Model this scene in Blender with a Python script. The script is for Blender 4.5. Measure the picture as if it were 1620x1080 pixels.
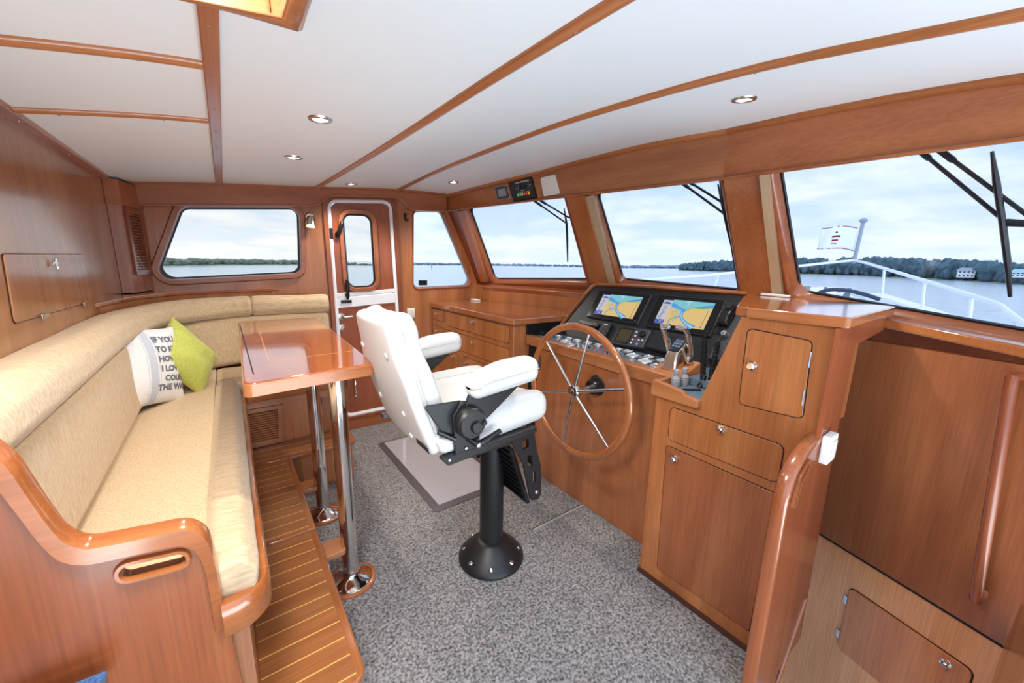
import bpy, bmesh, math, random
from mathutils import Vector, Matrix, noise
from math import sin, cos, pi, sqrt, radians
for o in list(bpy.data.objects): bpy.data.objects.remove(o)
scene = bpy.context.scene
col = scene.collection
random.seed(4)
V3 = Vector

# ---------------------------------------------------------------- camera
cam_d = bpy.data.cameras.new('camera'); cam = bpy.data.objects.new('camera', cam_d); col.objects.link(cam)
cam_d.sensor_width = 36.0; cam_d.lens = 36.0 * 610.0 / 1620.0; cam_d.clip_start = 0.02; cam_d.clip_end = 6000
_n = V3((-60., 3037., 610.)).normalized()
_y = V3((350. - 810., 0, 610.)); _y.y = -(_n.x * _y.x + _n.z * 610.) / _n.y; _y.normalize()
_z = -_n; _x = _y.cross(_z)
R = Matrix((_x, _y, _z))                                   # camera (x right, y down, z ahead) -> world
rt, up, fw = R @ V3((1, 0, 0)), R @ V3((0, -1, 0)), R @ V3((0, 0, 1))
M4 = Matrix((rt, up, -fw)).transposed().to_4x4(); M4.translation = V3((0, 0, 1.40))
cam.matrix_world = M4
scene.camera = cam
scene.view_settings.view_transform = 'Standard'; scene.view_settings.look = 'None'
scene.view_settings.gamma = 1.0; scene.view_settings.exposure = 0.1
scene.view_settings.use_curve_mapping = False
scene.cycles.max_bounces = 10; scene.cycles.diffuse_bounces = 5; scene.cycles.transparent_max_bounces = 16

def lin(c):
    r = []
    for v in c[:3]:
        v /= 255.0
        r.append(v / 12.92 if v <= 0.04045 else ((v + 0.055) / 1.055) ** 2.4)
    return (r[0], r[1], r[2], 1.0)

# ---------------------------------------------------------------- world: bright overcast sky
def build_world():
    w = bpy.data.worlds.new('sky'); scene.world = w; w.use_nodes = True
    nt = w.node_tree; nt.nodes.clear(); N = nt.nodes.new; L = nt.links.new
    out = N('ShaderNodeOutputWorld'); bg = N('ShaderNodeBackground'); L(bg.outputs[0], out.inputs[0])
    tc = N('ShaderNodeTexCoord'); sp = N('ShaderNodeSeparateXYZ'); L(tc.outputs['Generated'], sp.inputs[0])
    ramp = N('ShaderNodeValToRGB'); L(sp.outputs[2], ramp.inputs[0])
    e = ramp.color_ramp.elements
    e[0].position = 0.0; e[0].color = lin((222, 234, 249)); e[1].position = 0.30; e[1].color = lin((168, 197, 238))
    a = e.new(0.08); a.color = lin((204, 223, 247))
    def mth(op, a, b=None, c=None):
        n = N('ShaderNodeMath'); n.operation = op
        for i, v in enumerate((a, b, c)):
            if v is None: continue
            if isinstance(v, (int, float)): n.inputs[i].default_value = v
            else: L(v, n.inputs[i])
        return n.outputs[0]
    zz = mth('MAXIMUM', mth('ADD', sp.outputs[2], 0.16), 0.05)
    cmb = N('ShaderNodeCombineXYZ'); L(mth('DIVIDE', sp.outputs[0], zz), cmb.inputs[0]); L(mth('DIVIDE', sp.outputs[1], zz), cmb.inputs[1])
    nz = N('ShaderNodeTexNoise'); nz.inputs['Scale'].default_value = 1.15; nz.inputs['Detail'].default_value = 7; nz.inputs['Roughness'].default_value = 0.56
    L(cmb.outputs[0], nz.inputs['Vector'])
    cr = N('ShaderNodeValToRGB'); L(nz.outputs['Fac'], cr.inputs[0])
    cr.color_ramp.elements[0].position = 0.42; cr.color_ramp.elements[0].color = (0, 0, 0, 1)
    cr.color_ramp.elements[1].position = 0.66; cr.color_ramp.elements[1].color = (1, 1, 1, 1)
    mx = N('ShaderNodeMixRGB'); L(mth('MULTIPLY', cr.outputs[0], 0.85), mx.inputs[0]); L(ramp.outputs[0], mx.inputs[1]); mx.inputs[2].default_value = lin((244, 248, 253))
    # sky strength raised over the unseen starboard quarter, added fill for the cabin
    dt = N('ShaderNodeVectorMath'); dt.operation = 'DOT_PRODUCT'; L(tc.outputs['Generated'], dt.inputs[0]); dt.inputs[1].default_value = V3((-0.50, -0.80, 0.33)).normalized()
    mr = N('ShaderNodeMapRange'); L(dt.outputs['Value'], mr.inputs[0])
    mr.inputs[1].default_value = 0.0; mr.inputs[2].default_value = 1.0; mr.inputs[3].default_value = 1.22; mr.inputs[4].default_value = SKY_GLOW
    L(mx.outputs[0], bg.inputs[0]); L(mr.outputs[0], bg.inputs[1])
SKY_GLOW = 3.0
build_world()

def area_light(name, loc, target, sx, sy, power, color=(1, 1, 1), spread=180):
    d = bpy.data.lights.new(name, 'AREA'); d.shape = 'RECTANGLE'; d.size = sx; d.size_y = sy; d.energy = power; d.color = color; d.spread = radians(spread)
    o = bpy.data.objects.new(name, d); col.objects.link(o); o.location = loc
    o.rotation_euler = (V3(target) - V3(loc)).to_track_quat('-Z', 'Y').to_euler(); return o
# daylight falling through the open roof hatch
area_light('hatch_daylight', (-0.12, 0.64, 1.89), (0.06, 0.78, 0.9), 0.34, 0.36, 22.0, (1.0, 0.97, 0.93))

# added fill lamp behind the camera, aimed up to brighten the ceiling
area_light('ceiling_fill_lamp', (0.5, -1.3, 0.02), (0.62, -0.25, 1.9), 2.6, 1.1, 80.0, (0.88, 0.96, 1.0))

# ---------------------------------------------------------------- materials
MATS = {}
def mat(name, color, rough=0.5, metal=0.0, coat=0.0, emit=None, spec=0.5, alpha=1.0, bump=None, sheen=0.0):
    if name in MATS: return MATS[name]
    m = bpy.data.materials.new(name); m.use_nodes = True; nt = m.node_tree; b = nt.nodes['Principled BSDF']
    b.inputs['Base Color'].default_value = lin(color); b.inputs['Roughness'].default_value = rough
    b.inputs['Metallic'].default_value = metal; b.inputs['Coat Weight'].default_value = coat; b.inputs['Coat Roughness'].default_value = 0.08
    b.inputs['Specular IOR Level'].default_value = spec
    if sheen: b.inputs['Sheen Weight'].default_value = sheen
    if emit:
        b.inputs['Emission Color'].default_value = lin(color); b.inputs['Emission Strength'].default_value = emit
    tc = nt.nodes.new('ShaderNodeTexCoord'); nz = nt.nodes.new('ShaderNodeTexNoise'); nt.links.new(tc.outputs['Object'], nz.inputs['Vector'])
    if bump:
        nz.inputs['Scale'].default_value = bump[0]; nz.inputs['Detail'].default_value = 3
        bp = nt.nodes.new('ShaderNodeBump'); bp.inputs['Strength'].default_value = bump[1]; bp.inputs['Distance'].default_value = 0.002
        nt.links.new(nz.outputs['Fac'], bp.inputs['Height']); nt.links.new(bp.outputs[0], b.inputs['Normal'])
    else:
        nz.inputs['Scale'].default_value = 6
        mr = nt.nodes.new('ShaderNodeMapRange'); nt.links.new(nz.outputs['Fac'], mr.inputs[0])
        mr.inputs[3].default_value = max(0.0, rough - 0.04); mr.inputs[4].default_value = min(1.0, rough + 0.04)
        nt.links.new(mr.outputs[0], b.inputs['Roughness'])
    MATS[name] = m; return m

def wood(name, dark, mid, light, axis='Z', stave=None, stave_axis='X', rough=0.30, coat=0.35, stave_amt=0.16):
    """varnished teak/cherry: grain runs along `axis` of the object; optional glued staves of random tone"""
    if name in MATS: return MATS[name]
    dark, mid, light = [tuple(v + (0.3 * c[0] + 0.59 * c[1] + 0.11 * c[2] - v) * 0.02 for v in c) for c in (dark, mid, light)]
    m = bpy.data.materials.new(name); m.use_nodes = True; nt = m.node_tree; b = nt.nodes['Principled BSDF']; N = nt.nodes.new; L = nt.links.new
    b.inputs['Roughness'].default_value = rough; b.inputs['Coat Weight'].default_value = coat; b.inputs['Coat Roughness'].default_value = 0.12
    tc = N('ShaderNodeTexCoord')
    def mapped(al, ac):
        mp = N('ShaderNodeMapping'); L(tc.outputs['Object'], mp.inputs[0])
        mp.inputs['Scale'].default_value = [al if a == axis else ac for a in 'XYZ']; return mp.outputs[0]
    n1 = N('ShaderNodeTexNoise'); L(mapped(0.9, 9.0), n1.inputs['Vector']); n1.inputs['Scale'].default_value = 1.0; n1.inputs['Detail'].default_value = 3; n1.inputs['Distortion'].default_value = 0.0
    n2 = N('ShaderNodeTexNoise'); L(mapped(5.0, 170.0), n2.inputs['Vector']); n2.inputs['Scale'].default_value = 1.0; n2.inputs['Detail'].default_value = 3
    cr = N('ShaderNodeValToRGB'); L(n1.outputs['Fac'], cr.inputs[0]); e = cr.color_ramp.elements
    e[0].position = 0.16; e[0].color = lin(dark); e[1].position = 0.84; e[1].color = lin(light); c = e.new(0.5); c.color = lin(mid)
    mr = N('ShaderNodeMapRange'); L(n2.outputs['Fac'], mr.inputs[0]); mr.inputs[1].default_value = 0.3; mr.inputs[2].default_value = 0.7; mr.inputs[3].default_value = 0.84; mr.inputs[4].default_value = 1.10
    mx = N('ShaderNodeMixRGB'); mx.blend_type = 'MULTIPLY'; mx.inputs[0].default_value = 1.0; L(cr.outputs[0], mx.inputs[1]); L(mr.outputs[0], mx.inputs[2]); src = mx.outputs[0]
    if stave:
        sp = N('ShaderNodeSeparateXYZ'); L(tc.outputs['Object'], sp.inputs[0])
        dv = N('ShaderNodeMath'); dv.operation = 'DIVIDE'; L(sp.outputs['XYZ'.index(stave_axis)], dv.inputs[0]); dv.inputs[1].default_value = stave
        fl = N('ShaderNodeMath'); fl.operation = 'FLOOR'; L(dv.outputs[0], fl.inputs[0])
        wn = N('ShaderNodeTexWhiteNoise'); wn.noise_dimensions = '1D'; L(fl.outputs[0], wn.inputs['W'])
        m2 = N('ShaderNodeMapRange'); L(wn.outputs['Value'], m2.inputs[0]); m2.inputs[3].default_value = 1 - stave_amt; m2.inputs[4].default_value = 1 + stave_amt
        mx2 = N('ShaderNodeMixRGB'); mx2.blend_type = 'MULTIPLY'; mx2.inputs[0].default_value = 1.0; L(src, mx2.inputs[1]); L(m2.outputs[0], mx2.inputs[2]); src = mx2.outputs[0]
    L(src, b.inputs['Base Color'])
    bp = N('ShaderNodeBump'); bp.inputs['Strength'].default_value = 0.05; bp.inputs['Distance'].default_value = 0.001; L(n2.outputs['Fac'], bp.inputs['Height']); L(bp.outputs[0], b.inputs['Normal'])
    MATS[name] = m; return m

D, Mi, Li = (146, 84, 46), (174, 108, 62), (190, 126, 78)
WZ = wood('cherry_vertical', D, Mi, Li, 'Z', 0.11, 'Y', stave_amt=0.09)
WZX = wood('cherry_vertical_staves', D, Mi, Li, 'Z', 0.085, 'X', stave_amt=0.15)
WX = wood('cherry_lengthwise', D, Mi, Li, 'X')
WY = wood('cherry_crosswise', D, Mi, Li, 'Y')
WDX = wood('cherry_dark_lengthwise', (138, 74, 42), (164, 94, 54), (180, 110, 66), 'X')
WDY = wood('cherry_dark_crosswise', (138, 74, 42), (164, 94, 54), (180, 110, 66), 'Y')
WDZ = wood('cherry_dark_vertical', (118, 54, 28), (142, 72, 40), (160, 88, 50), 'Z', rough=0.34)
WTOP = wood('table_cherry_varnish', (126, 58, 26), (152, 78, 36), (166, 92, 46), 'Y', rough=0.05, coat=1.0)
WCT = wood('counter_cherry_varnish', (140, 76, 40), (166, 98, 56), (184, 116, 70), 'Y', rough=0.09, coat=1.0)
WCAP = wood('teak_trim_varnish', (138, 74, 34), (168, 96, 48), (188, 118, 64), 'X', rough=0.18, coat=0.7)
WRIM = wood('wheel_rim_teak', (136, 74, 38), (160, 94, 52), (176, 112, 68), 'Z', rough=0.16, coat=0.8)

def fabric(name, c1, c2, scale=130.0, stripe=None, bump=0.35):
    if name in MATS: return MATS[name]
    m = bpy.data.materials.new(name); m.use_nodes = True; nt = m.node_tree; b = nt.nodes['Principled BSDF']; N = nt.nodes.new; L = nt.links.new
    b.inputs['Roughness'].default_value = 0.85; b.inputs['Sheen Weight'].default_value = 0.15; b.inputs['Specular IOR Level'].default_value = 0.2
    tc = N('ShaderNodeTexCoord'); mp = N('ShaderNodeMapping'); L(tc.outputs['Object'], mp.inputs[0])
    mp.inputs['Scale'].default_value = stripe or (1, 1, 1)
    n1 = N('ShaderNodeTexNoise'); L(mp.outputs[0], n1.inputs['Vector']); n1.inputs['Scale'].default_value = scale; n1.inputs['Detail'].default_value = 4
    n2 = N('ShaderNodeTexNoise'); L(tc.outputs['Object'], n2.inputs['Vector']); n2.inputs['Scale'].default_value = 9; n2.inputs['Detail'].default_value = 3
    cr = N('ShaderNodeValToRGB'); L(n1.outputs['Fac'], cr.inputs[0]); e = cr.color_ramp.elements
    e[0].position = 0.32; e[0].color = lin(c1); e[1].position = 0.68; e[1].color = lin(c2)
    L(cr.outputs[0], b.inputs['Base Color'])
    ad = N('ShaderNodeMath'); ad.operation = 'MULTIPLY_ADD'; L(n2.outputs['Fac'], ad.inputs[0]); ad.inputs[1].default_value = 3.0; L(n1.outputs['Fac'], ad.inputs[2])
    bp = N('ShaderNodeBump'); bp.inputs['Strength'].default_value = bump; bp.inputs['Distance'].default_value = 0.004; L(ad.outputs[0], bp.inputs['Height']); L(bp.outputs[0], b.inputs['Normal'])
    MATS[name] = m; return m
BEIGE = fabric('beige_chenille', (188, 160, 124), (209, 185, 150), 170, (1.0, 1.0, 0.22))
BEIGE2 = fabric('beige_corduroy', (190, 163, 128), (212, 189, 156), 85, (0.25, 1.6, 1.0))
CARPET = fabric('grey_loop_carpet', (70, 67, 66), (168, 165, 164), 105, None, 0.9)
LINEN = fabric('white_linen', (226, 226, 226), (240, 240, 240), 200, None, 0.2)
LIME = fabric('lime_linen', (176, 184, 78), (204, 208, 108), 160, None, 0.25)
DENIM = fabric('blue_denim', (40, 74, 120), (80, 120, 168), 220, None, 0.4)
VINYL = mat('white_headliner_vinyl', (230, 239, 244), 0.62, bump=(60, 0.08), spec=0.25)
LEATHER = mat('white_leather', (206, 206, 204), 0.42, bump=(220, 0.06), spec=0.35)
SEAM = mat('grey_stitching', (176, 176, 174), 0.7)
BLACK = mat('black_powder_coat', (26, 26, 28), 0.42, bump=(400, 0.1))
BLKPL = mat('black_plastic', (17, 17, 19), 0.3)
DASH = mat('black_dash_laminate', (24, 26, 31), 0.45, bump=(500, 0.08))
SHELF = mat('grey_dash_laminate', (98, 116, 134), 0.35)
GREYPL = mat('grey_plastic', (62, 64, 70), 0.35)
CHROME = mat('polished_stainless', (232, 230, 226), 0.07, 1.0)
SATIN = mat('satin_stainless', (206, 206, 206), 0.24, 1.0)
NICKEL = mat('warm_nickel', (220, 212, 200), 0.2, 1.0)
WHITEG = mat('white_gelcoat', (238, 240, 246), 0.18, coat=0.4)
WHITEP = mat('white_plastic', (236, 235, 232), 0.4)
GASKET = mat('black_gasket', (14, 16, 20), 0.4)
BEIGEV = mat('beige_post_cover', (176, 148, 116), 0.6)
SILVERF = mat('silver_inner_frame', (186, 188, 194), 0.3, 0.6)
DARKGAP = mat('dark_recess', (20, 12, 8), 0.8)
MATG = mat('sheen_mat_surface', (176, 176, 184), 0.20, bump=(260, 0.2), coat=0.8)  # grey raised so the sheen of light on the mat sits in colour
MATE = mat('grey_mat_edge', (82, 74, 80), 0.5)

def stripes(name):
    """teak boards with pale holly lines every 5 cm, lines run along X and stop short of the border"""
    w = wood('teak_sole_boards', (134, 80, 44), (160, 100, 58), (178, 118, 72), 'X', rough=0.2, coat=0.6)
    m = w.copy(); m.name = name; nt = m.node_tree; b = nt.nodes['Principled BSDF']; N = nt.nodes.new; L = nt.links.new
    src = b.inputs['Base Color'].links[0].from_socket
    tc = N('ShaderNodeTexCoord'); sp = N('ShaderNodeSeparateXYZ'); L(tc.outputs['Object'], sp.inputs[0])
    def mth(op, a, bb):
        n = N('ShaderNodeMath'); n.operation = op
        for i, v in enumerate((a, bb)):
            if isinstance(v, (int, float)): n.inputs[i].default_value = v
            else: L(v, n.inputs[i])
        return n.outputs[0]
    t = mth('MODULO', mth('ADD', sp.outputs[1], 10.0), 0.0665)
    ln = mth('LESS_THAN', t, 0.0042)
    mx = N('ShaderNodeMixRGB'); L(ln, mx.inputs[0]); L(src, mx.inputs[1]); mx.inputs[2].default_value = lin((226, 176, 98)); L(mx.outputs[0], b.inputs['Base Color'])
    MATS[name] = m; return m
TEAK = stripes('teak_and_holly')

def pane_mat(name, tint, refl=0.05):
    m = bpy.data.materials.new(name); m.use_nodes = True; nt = m.node_tree; nt.nodes.clear(); N = nt.nodes.new; L = nt.links.new
    out = N('ShaderNodeOutputMaterial'); mix = N('ShaderNodeMixShader'); t = N('ShaderNodeBsdfTransparent'); g = N('ShaderNodeBsdfGlossy')
    g.inputs['Roughness'].default_value = 0.0; g.inputs['Color'].default_value = (1, 1, 1, 1)
    nz = N('ShaderNodeTexNoise'); nz.inputs['Scale'].default_value = 1.5; mr = N('ShaderNodeMapRange'); L(nz.outputs['Fac'], mr.inputs[0]); mr.inputs[3].default_value = 0.97; mr.inputs[4].default_value = 1.0
    mc = N('ShaderNodeMixRGB'); mc.blend_type = 'MULTIPLY'; mc.inputs[0].default_value = 1.0; mc.inputs[1].default_value = lin(tint); L(mr.outputs[0], mc.inputs[2])
    L(mc.outputs[0], t.inputs[0]); fr = N('ShaderNodeFresnel'); fr.inputs[0].default_value = 1.25
    mu = N('ShaderNodeMath'); mu.operation = 'MULTIPLY'; L(fr.outputs[0], mu.inputs[0]); mu.inputs[1].default_value = refl * 14
    L(mu.outputs[0], mix.inputs[0]); L(t.outputs[0], mix.inputs[1]); L(g.outputs[0], mix.inputs[2]); L(mix.outputs[0], out.inputs[0]); return m
GLASS = pane_mat('clear_windscreen_glass', (250, 252, 255), 0.03)
GLASSW = pane_mat('bronze_tinted_glass', (252, 249, 243), 0.05)

# ---------------------------------------------------------------- builders
WL = {}
def obj(name, bm, m, parent=None, bevel=0.0, seg=2, ang=35, label=None, solid=0.0):
    bmesh.ops.recalc_face_normals(bm, faces=bm.faces)
    co = [v.co for v in bm.verts]
    mn = V3((min(c.x for c in co), min(c.y for c in co), min(c.z for c in co))); mx = V3((max(c.x for c in co), max(c.y for c in co), max(c.z for c in co)))
    c = (mn + mx) / 2
    if parent is None: c.z = mn.z
    bmesh.ops.translate(bm, verts=bm.verts, vec=-c)
    me = bpy.data.meshes.new(name); bm.to_mesh(me); bm.free()
    for x in (m if isinstance(m, (list, tuple)) else [m]): me.materials.append(x)
    me.polygons.foreach_set('use_smooth', [True] * len(me.polygons)); me.set_sharp_from_angle(angle=radians(ang))
    o = bpy.data.objects.new(name, me); col.objects.link(o); WL[o.name] = c
    if parent is not None:
        o.parent = parent; o.location = c - WL[parent.name]
    else: o.location = c
    if solid:
        md = o.modifiers.new('solid', 'SOLIDIFY'); md.thickness = solid; md.offset = 0
    if bevel:
        md = o.modifiers.new('bevel', 'BEVEL'); md.width = bevel; md.segments = seg; md.limit_method = 'ANGLE'; md.angle_limit = radians(40)
    if label: o['label'] = label
    return o
def tag(o, label, cat, group=None):
    o['label'] = label; o['category'] = cat
    if group: o['group'] = group
    return o
def thing(name, label, cat, loc, group=None):
    o = bpy.data.objects.new(name, None); col.objects.link(o); o.location = loc; WL[o.name] = V3(loc); o.empty_display_size = 0.05
    return tag(o, label, cat, group)
def struct(o):
    o['kind'] = 'structure'; return o
def sthing(name, loc):
    o = bpy.data.objects.new(name, None); col.objects.link(o); o.location = loc; WL[o.name] = V3(loc); o['kind'] = 'structure'; return o
def dup(root, loc, label, group=None):
    """copy of a thing with copies of its parts and sub-parts"""
    r = root.copy(); col.objects.link(r); r.location = loc; WL[r.name] = V3(loc); r['label'] = label
    if group: r['group'] = group
    for ch in list(root.children):
        c = ch.copy(); col.objects.link(c); c.parent = r
        for g in ch.children:
            d = g.copy(); col.objects.link(d); d.parent = c
    return r
NB = bmesh.new
def box(bm, x0, x1, y0, y1, z0, z1):
    vs = [bm.verts.new((x, y, z)) for x in (x0, x1) for y in (y0, y1) for z in (z0, z1)]
    for f in ((0, 1, 3, 2), (4, 6, 7, 5), (0, 4, 5, 1), (2, 3, 7, 6), (0, 2, 6, 4), (1, 5, 7, 3)): bm.faces.new([vs[i] for i in f])
def B(x0, x1, y0, y1, z0, z1):
    bm = NB(); box(bm, x0, x1, y0, y1, z0, z1); return bm
def hexa(bm, q0, q1):
    """solid between two quads"""
    a = [bm.verts.new(p) for p in q0]; b = [bm.verts.new(p) for p in q1]
    bm.faces.new(a); bm.faces.new(b[::-1])
    for i in range(len(a)): bm.faces.new((a[i], a[(i + 1) % len(a)], b[(i + 1) % len(a)], b[i]))
class Fr:
    def __init__(s, O, U, V):
        s.O, s.U, s.V = V3(O), V3(U).normalized(), V3(V).normalized(); s.W = s.U.cross(s.V)
    def p(s, u, v, w=0.0): return s.O + s.U * u + s.V * v + s.W * w
def fbox(bm, fr, u0, u1, v0, v1, w0, w1):
    hexa(bm, [fr.p(u0, v0, w0), fr.p(u1, v0, w0), fr.p(u1, v1, w0), fr.p(u0, v1, w0)], [fr.p(u0, v0, w1), fr.p(u1, v0, w1), fr.p(u1, v1, w1), fr.p(u0, v1, w1)])
def FB(*a):
    bm = NB(); fbox(bm, *a); return bm
def area2(p): return sum(p[i][0] * p[(i + 1) % len(p)][1] - p[(i + 1) % len(p)][0] * p[i][1] for i in range(len(p))) / 2
def off(pts, d):
    if area2(pts) < 0: pts = pts[::-1]
    out = []; n = len(pts)
    for i in range(n):
        a, b, c = (V3((*pts[j % n], 0)) for j in (i - 1, i, i + 1))
        e1, e2 = (b - a).normalized(), (c - b).normalized(); n1, n2 = V3((e1.y, -e1.x, 0)), V3((e2.y, -e2.x, 0))
        k = (n1 + n2); k = k / max(0.2, k.dot(n1)); q = b + k * d; out.append((q.x, q.y))
    return out
def rp(pts, r, n=6):
    """round the corners of a polygon; r a number or one per corner"""
    if area2(pts) < 0:
        pts = pts[::-1]
        if not isinstance(r, (int, float)): r = r[::-1]
    out = []; m = len(pts)
    for i in range(m):
        ri = r if isinstance(r, (int, float)) else r[i]
        a, b, c = (V3((*pts[j % m], 0)) for j in (i - 1, i, i + 1))
        e1, e2 = (a - b).normalized(), (c - b).normalized()
        th = e1.angle(e2)
        if ri <= 1e-5 or th > 3.1: out.append((b.x, b.y)); continue
        t = min(ri / math.tan(th / 2), 0.49 * min((a - b).length, (c - b).length)); rr = t * math.tan(th / 2)
        ctr = b + (e1 + e2).normalized() * (rr / sin(th / 2)); p0, p1 = b + e1 * t, b + e2 * t
        v0, v1 = p0 - ctr, p1 - ctr; an = v0.angle(v1); ax = v0.cross(v1).normalized()
        for k in range(n + 1):
            q = ctr + Matrix.Rotation(an * k / n, 3, ax) @ v0; out.append((q.x, q.y))
    return out
def loft(bm, loops, close=True, cap=(False, False)):
    vs = [[bm.verts.new(p) for p in lp] for lp in loops]; n = len(vs[0])
    for a, b in zip(vs, vs[1:]):
        for i in range(n if close else n - 1): bm.faces.new((a[i], a[(i + 1) % n], b[(i + 1) % n], b[i]))
    if cap[0]: bm.faces.new(vs[0][::-1])
    if cap[1]: bm.faces.new(vs[-1])
    return vs
def slab(bm, fr, pts, w0, w1):
    loft(bm, [[fr.p(*p, w0) for p in pts], [fr.p(*p, w1) for p in pts]], True, (True, True))
def SL(fr, pts, w0, w1):
    bm = NB(); slab(bm, fr, pts, w0, w1); return bm
def ring(bm, fr, pin, pout, w0, w1):
    vs = [[bm.verts.new(fr.p(*p, w)) for p in pl] for pl, w in ((pin, w0), (pout, w0), (pout, w1), (pin, w1))]; n = len(pin)
    for k in range(4):
        a, b = vs[k], vs[(k + 1) % 4]
        for i in range(n): bm.faces.new((a[i], a[(i + 1) % n], b[(i + 1) % n], b[i]))
def RG(*a):
    bm = NB(); ring(bm, *a); return bm
def curve_mesh(cu):
    ob = bpy.data.objects.new('tmp', cu); col.objects.link(ob); dg = bpy.context.evaluated_depsgraph_get(); dg.update()
    me = bpy.data.meshes.new_from_object(ob.evaluated_get(dg)); bpy.data.objects.remove(ob); return me
def plate(bm, fr, outer, holes, w0, w1):
    cu = bpy.data.curves.new('tmp', 'CURVE'); cu.dimensions = '2D'; cu.fill_mode = 'BOTH'; cu.extrude = abs(w1 - w0) / 2
    for pl in [outer] + holes:
        sp = cu.splines.new('POLY'); sp.points.add(len(pl) - 1); sp.use_cyclic_u = True
        for i, p in enumerate(pl): sp.points[i].co = (p[0], p[1], 0, 1)
    me = curve_mesh(cu); bpy.data.curves.remove(cu); mid = (w0 + w1) / 2
    vs = [bm.verts.new(fr.p(v.co.x, v.co.y, v.co.z + mid)) for v in me.vertices]
    for f in me.polygons:
        try: bm.faces.new([vs[i] for i in f.vertices])
        except ValueError: pass
    bpy.data.meshes.remove(me); bmesh.ops.remove_doubles(bm, verts=bm.verts, dist=1e-5)
def text_points(s, size, extrude=0.0, bold=0.0):
    cu = bpy.data.curves.new('tmp', 'FONT'); cu.body = s; cu.size = size; cu.extrude = extrude; cu.offset = bold; cu.resolution_u = 2
    me = curve_mesh(cu); vs = [v.co.copy() for v in me.vertices]; fs = [tuple(f.vertices) for f in me.polygons]; bpy.data.meshes.remove(me); bpy.data.curves.remove(cu); return vs, fs
def text(bm, fr, s, u, v, size, w=0.001, bold=0.0, center=False):
    vs, fs = text_points(s, size, 0.0002, bold)
    if center: u -= (max(p.x for p in vs) + min(p.x for p in vs)) / 2
    nv = [bm.verts.new(fr.p(u + p.x, v + p.y, w + p.z)) for p in vs]
    for f in fs:
        try: bm.faces.new([nv[i] for i in f])
        except ValueError: pass
def tube(bm, pts, r, seg=10, closed=False, cap=True):
    pts = [V3(p) for p in pts]; n = len(pts); rs = r if isinstance(r, (list, tuple)) else [r] * n
    T = [((pts[(i + 1) % n] if closed or i < n - 1 else pts[i]) - (pts[i - 1] if closed or i else pts[i])).normalized() for i in range(n)]
    nrm = T[0].orthogonal().normalized(); loops = []
    for i in range(n):
        nrm = (nrm - T[i] * nrm.dot(T[i])).normalized(); bn = T[i].cross(nrm)
        loops.append([pts[i] + (nrm * cos(2 * pi * k / seg) + bn * sin(2 * pi * k / seg)) * rs[i] for k in range(seg)])
    if closed:
        # match the seam
        best = min(range(seg), key=lambda s: (loops[-1][0] - loops[0][s]).length)
        vs = [[bm.verts.new(p) for p in lp] for lp in loops]
        for a, b in zip(vs, vs[1:]):
            for i in range(seg): bm.faces.new((a[i], a[(i + 1) % seg], b[(i + 1) % seg], b[i]))
        for i in range(seg): bm.faces.new((vs[-1][i], vs[-1][(i + 1) % seg], vs[0][(best + i + 1) % seg], vs[0][(best + i) % seg]))
    else: loft(bm, loops, True, (cap, cap))
def TB(*a, **k):
    bm = NB(); tube(bm, *a, **k); return bm
def lathe(bm, prof, O, axis=(0, 0, 1), seg=24):
    O, A = V3(O), V3(axis).normalized(); X = A.orthogonal().normalized(); Y = A.cross(X); loops = []
    for r, h in prof: loops.append([O + A * h + (X * cos(2 * pi * k / seg) + Y * sin(2 * pi * k / seg)) * max(r, 1e-4) for k in range(seg)])
    loft(bm, loops, True, (True, True))
def LA(*a, **k):
    bm = NB(); lathe(bm, *a, **k); return bm
def sweep(bm, path, sec, up=(0, 0, 1), closed=False):
    """section (side, up) carried along a path; side = tangent x up"""
    path = [V3(p) for p in path]; up = V3(up); n = len(path); loops = []
    for i in range(n):
        a = path[i - 1] if closed or i else path[i]; b = path[(i + 1) % n] if closed or i < n - 1 else path[i]
        t = (b - a).normalized(); s = t.cross(up).normalized()
        k = 1.0
        if (closed or 0 < i < n - 1):
            t1 = (path[i] - a).normalized(); k = 1 / max(0.4, t1.dot(t))
        loops.append([path[i] + s * q[0] * k + up * q[1] for q in sec])
    if closed: loops.append(loops[0])
    loft(bm, loops, True, (not closed, not closed))
    if closed: bmesh.ops.remove_doubles(bm, verts=bm.verts, dist=1e-6)
def SW(*a, **k):
    bm = NB(); sweep(bm, *a, **k); return bm
def rbox(bm, half, r, f, k=4, lin_n=6):
    """rounded box (half sizes, edge radius) mapped through f(x,y,z)"""
    ax = []
    for h in half:
        a = [-h + r * (1 - cos(pi / 2 * i / k)) * 1.0 for i in range(k + 1)]
        a = [-h + r * math.tan(pi / 4 * i / k) if False else -h + r * i / k for i in range(k + 1)]
        b = [-h + r + (2 * h - 2 * r) * i / lin_n for i in range(1, lin_n)]
        ax.append(a + b + [-x for x in a[::-1]])
    cache = {}
    def vert(p):
        key = tuple(round(c, 6) for c in p)
        if key not in cache:
            q = V3([max(-(half[i] - r), min(half[i] - r, p[i])) for i in range(3)]); d = V3(p) - q
            w = q + d.normalized() * r if d.length > 1e-9 else q
            cache[key] = bm.verts.new(f(*w))
        return cache[key]
    for i in range(3):
        j, l = (i + 1) % 3, (i + 2) % 3
        for s in (-1, 1):
            for a0, a1 in zip(ax[j], ax[j][1:]):
                for b0, b1 in zip(ax[l], ax[l][1:]):
                    q = []
                    for (aa, bb) in ((a0, b0), (a1, b0), (a1, b1), (a0, b1)):
                        p = [0, 0, 0]; p[i] = s * half[i]; p[j] = aa; p[l] = bb; q.append(vert(p))
                    if s < 0: q = q[::-1]
                    if len(set(q)) == 4: bm.faces.new(q)
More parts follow.
